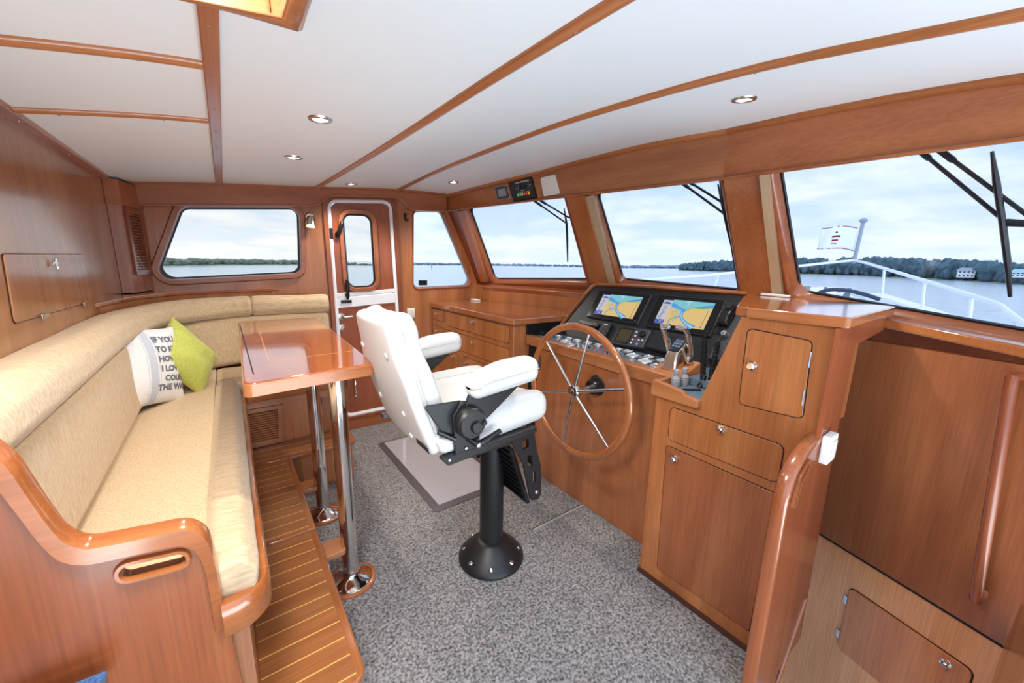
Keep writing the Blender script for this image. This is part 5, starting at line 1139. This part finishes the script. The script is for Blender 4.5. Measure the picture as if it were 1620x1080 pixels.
h1 = Fr(P_[1], (P_[2] - P_[1]).normalized(), (0, 0, 1))
if h1.W.x > 0: h1 = Fr(P_[1], -(P_[2] - P_[1]).normalized(), (0, 0, 1))
def hu1(y): return (y - P_[1].y) / h1.U.y
tag(obj('speaker_cover', SL(h1, rp([(hu1(2.155), 1.866), (hu1(2.003), 1.866), (hu1(2.055), 1.994), (hu1(2.196), 1.994)], 0.012), 0.0, 0.014), WHITEP, bevel=0.004, seg=3), 'blank white square cover on the header above the windscreen post', 'cover')

# ================================================================ steering wheel
SWH = thing('ships_helm', 'big teak rimmed steering wheel with six steel spokes', 'steering wheel', (1.405, 1.333, 0.762))
wc = V3((1.405, 1.333, 0.762)); wr = 0.338
NWh = V3((-1, 0, 0.0)); wX = V3((0, 1, 0)); wY = V3((0, 0, 1))
sec = [(0.0175 * cos(2 * pi * k / 14), 0.0145 * sin(2 * pi * k / 14)) for k in range(14)]
obj('rim', SW([wc + wX * wr * cos(2 * pi * k / 72) + wY * wr * sin(2 * pi * k / 72) for k in range(72)], sec, up=(-1, 0, 0), closed=True), WRIM, SWH, ang=80)
sec2 = [(0.006 * cos(2 * pi * k / 10), 0.0085 * sin(2 * pi * k / 10)) for k in range(10)]
obj('inner_band', SW([wc + V3((-0.002, 0, 0)) + wX * (wr - 0.0145) * cos(2 * pi * k / 72) + wY * (wr - 0.0145) * sin(2 * pi * k / 72) for k in range(72)], sec2, up=(-1, 0, 0), closed=True), WCAP, SWH, ang=80)
for k in range(6):
    a = radians(43 + 60 * k); d = wX * cos(a) + wY * sin(a)
    obj('spoke', TB([wc + d * 0.028 + V3((-0.012, 0, 0)), wc + d * (wr - 0.012)], [0.0085, 0.0075], 12), SATIN, SWH)
obj('hub', LA([(0.028, -0.03), (0.036, -0.012), (0.036, 0.014), (0.030, 0.022), (0.016, 0.024), (0.014, 0.030), (0.0, 0.032)], wc, (-1, 0, 0), 28), CHROME, SWH)
obj('shaft', TB([wc, wc + V3((0.14, 0, 0))], 0.014, 14), SATIN, SWH)
bm = LA([(0.062, 0.0), (0.060, 0.012), (0.046, 0.020), (0.042, 0.06), (0.034, 0.072)], (1.588, 1.333, 0.762), (-1, 0, 0), 28)
tag(obj('steering_pump', bm, BLKPL, ang=40), 'black steering pump housing on the fascia behind the wheel hub', 'pump')

# ================================================================ helm chair
HC = thing('helm_chair', 'white leather helm chair on a black pedestal, facing the wheel', 'chair', (0.916, 1.369, 0.0))
yc = 1.345
obj('pedestal_base', LA([(0.158, 0.0), (0.157, 0.012), (0.150, 0.022), (0.128, 0.045), (0.098, 0.075), (0.074, 0.096), (0.060, 0.106)], (0.916, 1.369, 0.0), seg=40), BLACK, HC, ang=50)
for k in range(8):
    a = 2 * pi * k / 8 + 0.2; obj('bolt', LA([(0.010, 0), (0.010, 0.006), (0.006, 0.009)], (0.916 + 0.132 * cos(a), 1.369 + 0.132 * sin(a), 0.036), (0.55 * cos(a), 0.55 * sin(a), 0.83), 12), SATIN, HC)
obj('pedestal_column', TB([(0.916, 1.369, 0.09), (0.916, 1.369, 0.62)], 0.056, 32), BLACK, HC)
obj('column_collar', LA([(0.062, 0.60), (0.066, 0.61), (0.066, 0.68), (0.060, 0.69), (0.05, 0.70)], (0.916, 1.369, 0.0), seg=32), BLACK, HC)
obj('seat_plate', B(0.60, 0.95, 1.13, 1.59, 0.700, 0.722), BLACK, HC, bevel=0.004)
obj('adjuster_pin', TB([(0.93, 1.30, 0.70), (0.97, 1.27, 0.66), (0.985, 1.26, 0.635)], [0.007, 0.007, 0.010], 10), CHROME, HC)
CF2 = Fr((0, 1.09, 0), (1, 0, 0), (0, 0, 1))            # near side plate plane, w toward the camera
def side(y, sgn):
    F_ = Fr((0, y, 0), (1, 0, 0), (0, 0, 1))
    w0, w1 = (-0.004, 0.010) if sgn > 0 else (-0.010, 0.004)
    r_ = obj('side_rail', SL(F_, rp([(0.545, 0.728), (0.935, 0.752), (0.930, 0.776), (0.52, 0.760)], 0.006), -0.02, 0.012), BLACK, HC, bevel=0.003)
    obj('side_plate', SL(F_, rp([(0.574, 0.750), (0.668, 0.758), (0.672, 0.86), (0.655, 0.935), (0.60, 0.945), (0.566, 0.90)], 0.01), w0, w1), BLACK, HC, bevel=0.002)
    obj('recliner_plate', SL(F_, rp([(0.470, 0.950), (0.612, 0.942), (0.590, 0.815), (0.530, 0.850)], 0.008), w0 - 0.012 * sgn, w1 - 0.014 * sgn), BLACK, HC, bevel=0.002)
    obj('arm_bracket', SL(F_, rp([(0.610, 0.925), (0.628, 0.972), (0.70, 0.985), (0.850, 0.985), (0.845, 0.968), (0.702, 0.868), (0.655, 0.85)], 0.006), w0 + 0.006 * sgn, w1 + 0.006 * sgn), BLACK, HC, bevel=0.002)
    A = V3((0, -1, 0)) * sgn
    hb_ = obj('hinge_drum', LA([(0.054, 0), (0.055, 0.006), (0.055, 0.030), (0.049, 0.036), (0.047, 0.040), (0.0, 0.041)], F_.p(0.622, 0.872, w1 if sgn > 0 else w0), A, 36), BLACK, HC, ang=40)
    obj('drum_cap', LA([(0.020, 0.039), (0.020, 0.050), (0.017, 0.053)], F_.p(0.630, 0.862, w1 if sgn > 0 else w0), A, 24), BLKPL, hb_)
    obj('drum_button', LA([(0.008, 0.039), (0.008, 0.048)], F_.p(0.662, 0.872, w1 if sgn > 0 else w0), A, 16), BLKPL, hb_)
    lv = obj('recline_lever', TB([F_.p(0.620, 0.812, 0.006 * sgn), F_.p(0.640, 0.792, 0.034 * sgn), F_.p(0.652, 0.792, 0.040 * sgn), F_.p(0.70, 0.808, 0.042 * sgn), F_.p(0.735, 0.820, 0.042 * sgn)], [0.011, 0.011, 0.012, 0.010, 0.009], 14), BLKPL, HC)
    obj('pivot_bolt', LA([(0.010, 0), (0.010, 0.004), (0.006, 0.006)], F_.p(0.645, 0.790, 0.046 * sgn), A, 12), SATIN, lv)
    for u, v in ((0.612, 0.775), (0.548, 0.750)): obj('bolt', LA([(0.005, 0), (0.005, 0.003)], F_.p(u, v, 0.013 * sgn), A, 10), SATIN, HC)
side(1.090, 1); side(1.632, -1)
obj('support_strut', TB([(0.52, 1.10, 0.85), (0.575, 1.085, 0.815)], 0.010, 10), BLKPL, HC)
# seat cushion
def seat_f(q, c):
    x, y, z = q; t = (y / 0.262)
    top = max(0.0, z / 0.068)
    zz = z + top * (0.050 * abs(t) ** 3 - 0.012 - 0.30 * max(0.0, x - 0.10) ** 1.4) + 0.02 * (x / 0.22) * 0.4
    if z < 0: zz += 0.014 * max(0, x) / 0.22 * (-z / 0.068)
    return c + V3((x + 0.0, y, zz))
obj('seat', RB((0.785, yc, 0.828), (0.228, 0.262, 0.068), 0.058, seat_f, k=6, lin_n=10), LEATHER, HC, ang=80)
for s in (-1, 1): obj('seam', TB([seat_f(V3((x_, s * 0.165, 0.0682)), V3((0.785, yc, 0.828))) for x_ in (-0.165, -0.10, -0.03, 0.04, 0.10, 0.14, 0.168)], 0.0016, 6), SEAM, HC)
obj('rear_seat_cover', RB((0.560, yc, 0.792), (0.040, 0.250, 0.032), 0.020, lambda q, c: c + V3((q.x - 0.35 * q.z, q.y, q.z)), k=4), LEATHER, HC, ang=80)
# backrest: hard shell behind, upholstered pad in front
Bp, dv, nv_ = V3((0.535, yc, 0.760)), V3((-0.128, 0, 0.475)).normalized(), V3((0.475, 0, 0.128)).normalized()
HB = 0.482
def wid(t):
    w = 1.0 - 0.05 * max(0, t - 0.3)
    if t > 0.60: w -= 0.20 * min(1, (t - 0.60) / 0.20) ** 1.0 * (1 if True else 0)
    if t > 0.86: w *= max(0.55, sqrt(max(0.0, 1 - ((t - 0.86) / 0.165) ** 2.4 * 0.45)))
    return w
def spine(t): return Bp + dv * (HB * t) + nv_ * (-0.014 * sin(pi * t))
def shell_f(q, c):
    x, y, z = q; t = (z + HB / 2) / HB; u = y / 0.230
    return spine(t) + nv_ * (x - 0.018 + 0.012 * u * u) + V3((0, y * wid(t), 0))
obj('back_shell', RB((0, 0, 0), (0.022, 0.230, HB / 2), 0.018, shell_f, k=4, lin_n=18), LEATHER, HC, ang=80)
def pad_f(q, c):
    x, y, z = q; t = (z + HB / 2) / HB; u = y / 0.226
    fr_ = max(0.0, x / 0.030)
    bul = 0.020 * abs(u) ** 3.0 * (1 - 0.5 * t) + (0.014 * max(0, 1 - abs((t - 0.86) / 0.16)) if abs(u) < 0.99 else 0) + 0.010 * sin(pi * min(1, t / 0.75))
    return spine(min(1.0, t)) + nv_ * (x + 0.020 + fr_ * bul + 0.010 * u * u) + V3((0, y * wid(t) * 0.985, 0)) + dv * 0.004
obj('back_pad', RB((0, 0, 0), (0.030, 0.226, HB / 2), 0.027, pad_f, k=6, lin_n=18), LEATHER, HC, ang=80)
for s in (-1, 1):
    pts = []
    for k in range(25):
        t = 0.04 + 0.92 * k / 24; pts.append(spine(t) + nv_ * (0.006 + 0.012) + V3((0, s * (0.230 * wid(t) + 0.0005), 0)))
    obj('back_seam', TB(pts, 0.0022, 6), SEAM, HC)
for t, u in ((0.76, -0.135), (0.74, 0.135), (0.30, -0.12), (0.09, -0.10), (0.30, 0.12)):
    obj('shell_button', LA([(0.012, 0), (0.011, 0.004), (0.006, 0.006)], spine(t) + nv_ * (-0.0395 + 0.012 * (u / 0.230) ** 2) + V3((0, u, 0)), -nv_, 16), LEATHER, HC)
bm = NB(); bf = Fr(spine(0.08) + nv_ * -0.0345 + V3((0, -0.19, 0)), V3((0, -1, 0)), dv); fbox(bm, bf, -0.05, 0.05, -0.011, 0.011, 0.0, 0.0025); bg = obj('maker_badge', bm, mat('badge_dark', (54, 54, 56), 0.35, 0.4), HC, bevel=0.001)
obj('bracket_foot', RB((0.505, 1.60, 0.742), (0.012, 0.018, 0.010), 0.003), GREYPL, HC)
# armrests
def arm(y):
    def f(q, c):
        x, yy, z = q; return c + V3((x, yy * (1 - 0.08 * (x < 0) * abs(x) / 0.15), z + 0.10 * x - 0.10 * max(0, -x - 0.02) * (z > 0) + (0.012 * (1 - (x / 0.15) ** 2) if z > 0 else 0)))
    obj('armrest', RB((0.762, y, 1.008), (0.142, 0.046, 0.044), 0.034, f, k=5, lin_n=8), LEATHER, HC, ang=80)
    obj('armrest_seam', TB([(0.625 + 0.0, y - 0.0455, 1.004), (0.70, y - 0.0468, 1.016), (0.80, y - 0.0468, 1.024), (0.893, y - 0.044, 1.030)], 0.0016, 6), SEAM, HC)
arm(1.075); arm(1.652)
# footrest
FRr = obj('footrest_plate', RB((0, 0, 0), (0.010, 0.145, 0.150), 0.006, lambda q, c: V3((0.955, 1.345, 0.49)) + V3((q.x - 0.34 * q.z, q.y, q.z))), BLACK, HC)
for k in range(9): obj('tread_rib', TB([V3((0.940 - 0.34 * (-0.12 + 0.03 * k), 1.215, 0.49 - 0.12 + 0.03 * k)), V3((0.940 - 0.34 * (-0.12 + 0.03 * k), 1.475, 0.49 - 0.12 + 0.03 * k))], 0.005, 6), BLKPL, FRr)
for y in (1.125, 1.560):
    F_ = Fr((0, y, 0), (1, 0, 0), (0, 0, 1)); o_ = rp([(0.835, 0.728), (0.952, 0.748), (0.972, 0.645), (0.997, 0.571), (1.005, 0.432), (0.985, 0.412), (0.948, 0.424), (0.936, 0.474), (0.905, 0.600)], 0.012, 4)
    bm = NB(); plate(bm, F_, o_, [rp([(0.895, 0.668), (0.930, 0.672), (0.925, 0.712), (0.895, 0.712)], 0.008), rp([(0.925, 0.585), (0.955, 0.575), (0.948, 0.632), (0.922, 0.638)], 0.008), rp([(0.956, 0.500), (0.972, 0.498), (0.968, 0.552), (0.953, 0.554)], 0.005)], -0.006, 0.006)
    b_ = obj('footrest_bracket', bm, BLACK, HC, bevel=0.0015)
    obj('bolt', LA([(0.010, 0), (0.010, 0.003), (0.006, 0.005)], F_.p(0.978, 0.452, 0.006), F_.W, 14), SATIN, b_)
# anti-fatigue mat
MT = thing('floor_mat', 'grey cushioned standing mat with dark edge, on the carpet behind the chair pedestal', 'mat', (1.0, 2.3, 0.0))
mo, mi = rp([(0.835, 1.822), (1.36, 1.822), (1.36, 2.86), (0.835, 2.86)], 0.02), rp([(0.875, 1.860), (1.32, 1.860), (1.32, 2.82), (0.875, 2.82)], 0.01)
bm = NB(); loft(bm, [[TF.p(*p, 0.001) for p in mo], [TF.p(*p, 0.004) for p in mo], [TF.p(*p, 0.016) for p in mi]]); obj('bevelled_edge', bm, MATE, MT)
obj('surface', SL(TF, mi, 0.010, 0.0165), MATG, MT)

# ================================================================ outside
# water
bm = NB(); R_ = [6, 15, 40, 120, 400, 1200, 4000]; NA = 72
loops = [[V3((r * cos(2 * pi * k / NA), r * sin(2 * pi * k / NA), -1.6)) for k in range(NA)] for r in R_]
loft(bm, loops); bm.faces.new([v for v in bm.verts[:NA]] if False else [bm.verts.new(p) for p in loops[0]])
wm = bpy.data.materials.new('harbour_water'); wm.use_nodes = True; nt = wm.node_tree; b = nt.nodes['Principled BSDF']
b.inputs['Base Color'].default_value = lin((176, 190, 197)); b.inputs['Roughness'].default_value = 0.16; b.inputs['IOR'].default_value = 1.33
tc = nt.nodes.new('ShaderNodeTexCoord'); mp = nt.nodes.new('ShaderNodeMapping'); nt.links.new(tc.outputs['Object'], mp.inputs[0]); mp.inputs['Scale'].default_value = (0.55, 0.35, 1)
nz = nt.nodes.new('ShaderNodeTexNoise'); nt.links.new(mp.outputs[0], nz.inputs['Vector']); nz.inputs['Scale'].default_value = 1.0; nz.inputs['Detail'].default_value = 6
bp = nt.nodes.new('ShaderNodeBump'); bp.inputs['Strength'].default_value = 0.55; bp.inputs['Distance'].default_value = 0.35; nt.links.new(nz.outputs['Fac'], bp.inputs['Height']); nt.links.new(bp.outputs[0], b.inputs['Normal'])
o = obj('water', bm, wm); o['kind'] = 'stuff'; tag(o, 'calm grey blue harbour water around the boat', 'water')

# far shores: banks and woods
def foliage(name, a, b_):
    m = mat(name, a, 0.9, spec=0.05)
    nt = m.node_tree; bb = nt.nodes['Principled BSDF']
    if not bb.inputs['Base Color'].links:
        tc = nt.nodes.new('ShaderNodeTexCoord'); nz = nt.nodes.new('ShaderNodeTexNoise'); nz.inputs['Scale'].default_value = 0.35; nz.inputs['Detail'].default_value = 6; nt.links.new(tc.outputs['Object'], nz.inputs['Vector'])
        cr = nt.nodes.new('ShaderNodeValToRGB'); cr.color_ramp.elements[0].position = 0.35; cr.color_ramp.elements[0].color = lin(a); cr.color_ramp.elements[1].position = 0.7; cr.color_ramp.elements[1].color = lin(b_)
        nt.links.new(nz.outputs['Fac'], cr.inputs[0]); nt.links.new(cr.outputs[0], bb.inputs['Base Color'])
    return m
def blob(bm, c, r, h, rng, sub=2):
    M = Matrix.Translation(c) @ Matrix.Diagonal((r, r, h, 1)); ret = bmesh.ops.create_icosphere(bm, subdivisions=sub, radius=1.0, matrix=M)
    for v in ret['verts']:
        d = v.co - V3(c); k = 1 + 0.42 * noise.noise(V3(c) * 0.7 + d * (1.6 / r)) + 0.2 * noise.noise(d * (4.5 / r)); v.co = V3(c) + d * k
def woods(pts, depth, dens, m, label, seed, rk=0.42, name='woodland'):
    rng = random.Random(seed); bm = NB()
    for (x0, y0_, h0), (x1, y1_, h1_) in zip(pts, pts[1:]):
        a, b2 = V3((x0, y0_, 0)), V3((x1, y1_, 0)); n = max(2, int((b2 - a).length * dens))
        for k in range(n):
            t = (k + rng.random()) / n; p = a.lerp(b2, t); out = p.normalized(); dpt = rng.random() ** 1.3 * depth; h = lerp(h0, h1_, t) * (0.62 + 0.46 * rng.random())
            q = p + out * (2 + dpt); r = h * rk * (0.8 + 0.5 * rng.random()); blob(bm, (q.x, q.y, -1.6 + h - h * 0.40), r, h * 0.42, rng)
            blob(bm, (q.x + rng.uniform(-r, r), q.y + rng.uniform(-r, r), -1.6 + h * 0.3), r * 0.9, h * 0.35, rng, 1)
    o = obj(name, bm, m, ang=180); o['kind'] = 'stuff'; return tag(o, label, 'trees', 'distant shores')
def bank(pts, depth, z0, z1, m, nm, label):
    bm = NB(); lo = []
    for x, y in pts:
        p = V3((x, y, 0)); o_ = p.normalized(); q = p + o_ * depth; lo.append([V3((p.x, p.y, -1.62)), V3((p.x, p.y, z0)) + o_ * 1.0, V3((q.x, q.y, z1)), V3((q.x, q.y, -1.7))])
    loft(bm, lo, True, (True, True)); return struct(tag(obj(nm, bm, m), label, 'shore'))
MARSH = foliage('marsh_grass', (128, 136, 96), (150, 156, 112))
DKG = foliage('hazed_dark_woods', (62, 84, 94), (106, 128, 134)); BLU = foliage('hazy_woods', (104, 124, 142), (126, 146, 162)); OLV = foliage('olive_woods', (92, 102, 92), (120, 130, 114))  # distance haze mixed into the dark and hazy woods tones
rs = [(415.2, 244.1, 6.5), (385.9, 196.8, 9.2), (363.1, 160.0, 10.2), (349.0, 114.7, 11.2), (342.7, 86.0, 10.8), (316.5, 58.2, 11.0), (273.3, 36.3, 9.0), (251.0, 22.8, 8.6), (216.1, 9.2, 6.6), (186.6, 1.6, 5.6), (163.8, -9.3, 4.2)]
bank([(x, y) for x, y, h in rs], 25, -1.35, -0.9, MARSH, 'shore_starboard', 'low green bank beneath the nearest dark woods')
woods(rs, 22, 1.7, DKG, 'hazed dark green woods on the near shore off the starboard bow', 3, 0.26)
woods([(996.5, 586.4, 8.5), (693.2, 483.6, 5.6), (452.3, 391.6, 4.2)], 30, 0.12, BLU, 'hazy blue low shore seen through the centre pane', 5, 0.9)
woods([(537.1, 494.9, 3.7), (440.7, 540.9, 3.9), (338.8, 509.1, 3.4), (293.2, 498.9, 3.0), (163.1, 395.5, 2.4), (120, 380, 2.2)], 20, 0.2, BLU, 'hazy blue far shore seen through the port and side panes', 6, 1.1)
ls_ = [(100.0, 300.0, 0.9), (88.6, 283.9, 1.2), (65.7, 277.3, 2.2), (39.9, 280.1, 2.7), (13.2, 249.6, 2.8), (-4.6, 208.9, 2.7), (-16.2, 182.2, 2.8), (-24.0, 169.4, 2.6), (-45, 165, 2.6)]
bank([(x, y) for x, y, h in ls_], 14, -1.45, -1.3, MARSH, 'shore_port', 'pale marsh bank seen through the port window')
woods([(x, y, h) for x, y, h in ls_], 10, 0.5, OLV, 'olive tree line on the shore seen through the port window', 8, 0.75)
def house(d, dist, w_, h_, base, label, roof):
    d = V3((d[0], d[1], 0)).normalized(); s = V3((d.y, -d.x, 0)); c = d * dist; F_ = Fr((c.x, c.y, base), s, (0, 0, 1))
    T = thing('house', label, 'house', (c.x, c.y, base), 'houses on the far shore'); bm = FB(F_, -w_ / 2, w_ / 2, 0, h_, -4, 0); obj('walls', bm, WHITEP, T)
    bm = NB(); hexa(bm, [F_.p(-w_ / 2 - 0.4, h_, 0.5), F_.p(w_ / 2 + 0.4, h_, 0.5), F_.p(w_ / 2 + 0.4, h_, -4.5), F_.p(-w_ / 2 - 0.4, h_, -4.5)], [F_.p(-w_ / 2 + 0.6, h_ + 1.1, -1.6), F_.p(w_ / 2 - 0.6, h_ + 1.1, -1.6), F_.p(w_ / 2 - 0.6, h_ + 1.1, -2.4), F_.p(-w_ / 2 + 0.6, h_ + 1.1, -2.4)]); obj('roof', bm, roof, T)
    for k in range(4):
        for j in range(2): obj('window', FB(F_, -w_ / 2 + 0.5 + k * w_ / 4.3, -w_ / 2 + 0.5 + k * w_ / 4.3 + w_ / 9, 0.4 + j * h_ / 2, 0.4 + j * h_ / 2 + h_ / 4, 0.0, 0.05), mat('dark_window_glass', (70, 84, 100), 0.2), T)
house((0.9971, 0.0760), 231, 4.6, 2.6, -0.3, 'white two storey house among trees right of the flag', mat('grey_roof', (150, 156, 166), 0.6))
house((0.99977, 0.0213), 186, 3.6, 1.3, 0.4, 'pale blue roofed house at the right edge of the far shore', mat('blue_roof', (150, 190, 226), 0.5))
tag(obj('channel_marker', TB([(0.4204 * 190, 0.9073 * 190, -1.7), (0.4204 * 190, 0.9073 * 190, 0.2)], 0.14, 8), mat('marker_dark', (44, 52, 56), 0.6)), 'thin dark channel marker post standing in the water beyond the side window', 'marker')

# foredeck, bulwarks and bow rail
YC = 1.57
BXp = [2.6, 3.4, 4.2, 5.0, 5.6, 6.2, 6.7, 7.05]
def bw(x): return interp([2.6, 3.8, 5.0, 6.2, 6.7, 7.05], [1.62, 1.46, 1.06, 0.50, 0.22, 0.02], x)
def bz(x): return interp([2.6, 3.8, 5.0, 6.2, 7.05], [0.90, 1.00, 1.065, 1.13, 1.19], x)
FD = thing('foredeck', 'white foredeck with raised bulwarks seen through the starboard pane', 'boat deck', (5.0, YC, 0.8))
bm = NB(); loft(bm, [[V3((x, YC + bw(x), bz(x) - 0.16)), V3((x, YC + bw(x) * 0.4, bz(x) - 0.10)), V3((x, YC - bw(x) * 0.4, bz(x) - 0.10)), V3((x, YC - bw(x), bz(x) - 0.16))] for x in BXp], False); obj('deck', bm, WHITEG, FD, solid=0.04)
for s in (1, -1):
    xs = [2.6 + (3.75 if s < 0 else 4.2) * k / 14 for k in range(15)]
    bm = NB(); loft(bm, [[V3((x, YC + s * (bw(x) - 0.10), bz(x) - 0.16)), V3((x, YC + s * (bw(x) - 0.085), bz(x) - 0.015)), V3((x, YC + s * (bw(x) - 0.07), bz(x))), V3((x, YC + s * (bw(x) + 0.07), bz(x))), V3((x, YC + s * (bw(x) + 0.08), bz(x) - 0.6))] for x in xs], True, (True, True)); obj('bulwark', bm, WHITEG, FD, ang=40)
def rz(x): return interp([2.0, 3.8, 5.0, 6.2, 7.0], [1.08, 1.215, 1.30, 1.435, 1.54], x)
def rw(x): return interp([2.0, 3.0, 3.8, 5.0, 6.2, 6.8, 7.0], [1.66, 1.57, 1.44, 1.03, 0.46, 0.14, 0.0], x)
BR = thing('bow_rail', 'white tubular bow rail meeting at the flagstaff', 'rail', (6.9, YC, 1.2))
xs = [2.0 + 0.25 * k for k in range(20)] + [6.95]
obj('top_rail', TB(smooth([(x, YC + rw(x), rz(x)) for x in xs] + [(7.0, YC, 1.54)] + [(x, YC - rw(x), rz(x)) for x in xs[::-1]], 3), 0.017, 10), mat('white_rail', (240, 242, 246), 0.2), BR)
for s in (1, -1):
    for x in (6.18, 5.2, 4.2, 3.2): obj('stanchion', TB([(x, YC + s * (rw(x)), rz(x)), (x - 0.05, YC + s * (bw(x) + 0.0), bz(x) - 0.01)], 0.012, 10), mat('white_rail', (240, 242, 246), 0.2), BR)
FS = thing('flagstaff', 'flag on its grey staff at the bow, white with a lighthouse', 'flag', (7.0, YC, 1.54))
st0, st1 = V3((7.0, YC, 1.50)), V3((7.02, YC - 0.015, 2.04))
obj('pole', TB([st0, st1], 0.022, 12), mat('grey_pole', (150, 158, 168), 0.4), FS); obj('cap', LA([(0.03, 0), (0.045, 0.02), (0.045, 0.04), (0.02, 0.055)], st1, (0, 0, 1), 14), mat('grey_pole', (150, 158, 168), 0.4), FS)
def flag_pt(u, v):
    """u from the staff to the fly end, v upward"""
    w_ = 0.06 * sin(u * 7.0 + v * 1.5) * u; z = 1.66 + v * 0.31 + 0.05 * u - 0.02 * u * v + 0.02 * sin(u * 5)
    return V3((7.0 + w_ - 0.22 * u, YC + 0.02 + 0.38 * u, z))
bm = NB(); nu, nv2 = 24, 10; vv = [[bm.verts.new(flag_pt(i / nu * (1 - 0.05 * abs(sin(j * 1.3))), j / nv2)) for j in range(nv2 + 1)] for i in range(nu + 1)]
for i in range(nu):
    for j in range(nv2): bm.faces.new((vv[i][j], vv[i + 1][j], vv[i + 1][j + 1], vv[i][j + 1]))
FL = obj('cloth', bm, mat('flag_white', (242, 240, 250), 0.8), FS, ang=80, solid=0.003)
def on_flag(name, quads, m):
    bm = NB()
    for (u0, u1, v0, v1) in quads:
        n = 6
        for k in range(n):
            a, b2 = lerp(u0, u1, k / n), lerp(u0, u1, (k + 1) / n)
            for sx in (-0.004, 0.004): bm.faces.new([bm.verts.new(flag_pt(*p) + V3((sx, 0, 0))) for p in ((a, v0), (b2, v0), (b2, v1), (a, v1))])
    return obj(name, bm, m, FL)
RED = mat('flag_maroon', (140, 30, 48), 0.8)
on_flag('border', [(0.02, 0.95, 0.0, 0.03), (0.02, 0.95, 0.97, 1.0)], RED)
on_flag('lighthouse_band', [(0.40, 0.60, 0.50, 0.58), (0.44, 0.59, 0.34, 0.42), (0.46, 0.60, 0.20, 0.24)], RED)
on_flag('lighthouse_lantern', [(0.47, 0.53, 0.70, 0.74), (0.485, 0.515, 0.74, 0.78)], mat('flag_navy', (30, 34, 60), 0.8))
WN = thing('anchor_windlass', 'polished windlass plates with a dark hose loop on the foredeck', 'windlass', (5.9, 1.47, 1.02))
for y, w_ in ((1.72, 0.10), (1.52, 0.035), (1.30, 0.045)):
    bm = NB(); hexa(bm, [(5.75, y - w_ / 2, 1.00), (5.75, y + w_ / 2 + 0.05, 1.00), (5.77, y + w_ / 2 + 0.05, 1.00), (5.77, y - w_ / 2, 1.00)], [(5.80, y - w_ / 2, 1.205), (5.80, y + w_ / 4, 1.205), (5.82, y + w_ / 4, 1.205), (5.82, y - w_ / 2, 1.205)]); obj('side_plate', bm, mat('grey_alloy', (150, 160, 170), 0.3, 0.5), WN)
obj('top_plate', B(5.78, 5.83, 1.26, 1.74, 1.203, 1.213), WHITEG, WN)
obj('hose', TB(smooth([(5.6, 1.62, 0.98), (5.62, 1.57, 1.10), (5.65, 1.45, 1.175), (5.68, 1.30, 1.18), (5.7, 1.15, 1.15), (5.7, 1.00, 1.10)], 6), 0.022, 10), mat('navy_hose', (46, 58, 78), 0.5), WN)

# wipers outside the three panes
def wiper(fr, arms, blade, label, elbow=None):
    w = -0.107; arms = [tuple((p[0], p[1] - 0.054) for p in a) for a in arms]; blade = [(p[0], p[1] - 0.054) for p in blade]; elbow = elbow and tuple((p[0], p[1] - 0.054) for p in elbow); o0 = fr.p(*arms[0][0], w)
    T = thing('windscreen_wiper', label, 'wiper', o0, 'windscreen wipers')
    for k, (a, b2) in enumerate(arms):
        obj('arm', TB([fr.p(*a, w), fr.p(*[lerp(a[i], b2[i], 0.25) for i in (0, 1)], w), fr.p(*[lerp(a[i], b2[i], 0.27) for i in (0, 1)], w), fr.p(*b2, w)], [0.009, 0.009, 0.006, 0.006], 8), GASKET, T)
    bl = obj('blade', TB([fr.p(*p, w + 0.008) for p in blade], [0.004] + [0.0085] * (len(blade) - 2) + [0.005], 8), GASKET, T)
    if elbow: obj('elbow', TB([fr.p(*elbow[0], w), fr.p(*elbow[1], w)], [0.012, 0.009], 10), GASKET, T)
wiper(f0, [((0.93, 0.06), (1.187, -0.138)), ((0.98, 0.06), (1.215, -0.095))], [(1.195, -0.02), (1.188, -0.134), (1.165, -0.25), (1.123, -0.436)], 'black wiper outside the port windscreen pane')
wiper(f1, [((0.955, 0.05), (1.188, -0.165)), ((0.99, 0.05), (1.195, -0.115))], [(1.170, -0.006), (1.185, -0.12), (1.200, -0.24), (1.229, -0.445)], 'black wiper outside the centre windscreen pane')
wiper(f2, [((0.60, 0.02), (0.815, -0.27)), ((0.645, 0.01), (0.905, -0.315))], [(0.795, -0.063), (0.808, -0.16), (0.826, -0.289), (0.842, -0.42), (0.854, -0.548)], 'black wiper outside the starboard windscreen pane, beside the flag', ((0.83, -0.292), (0.93, -0.31)))
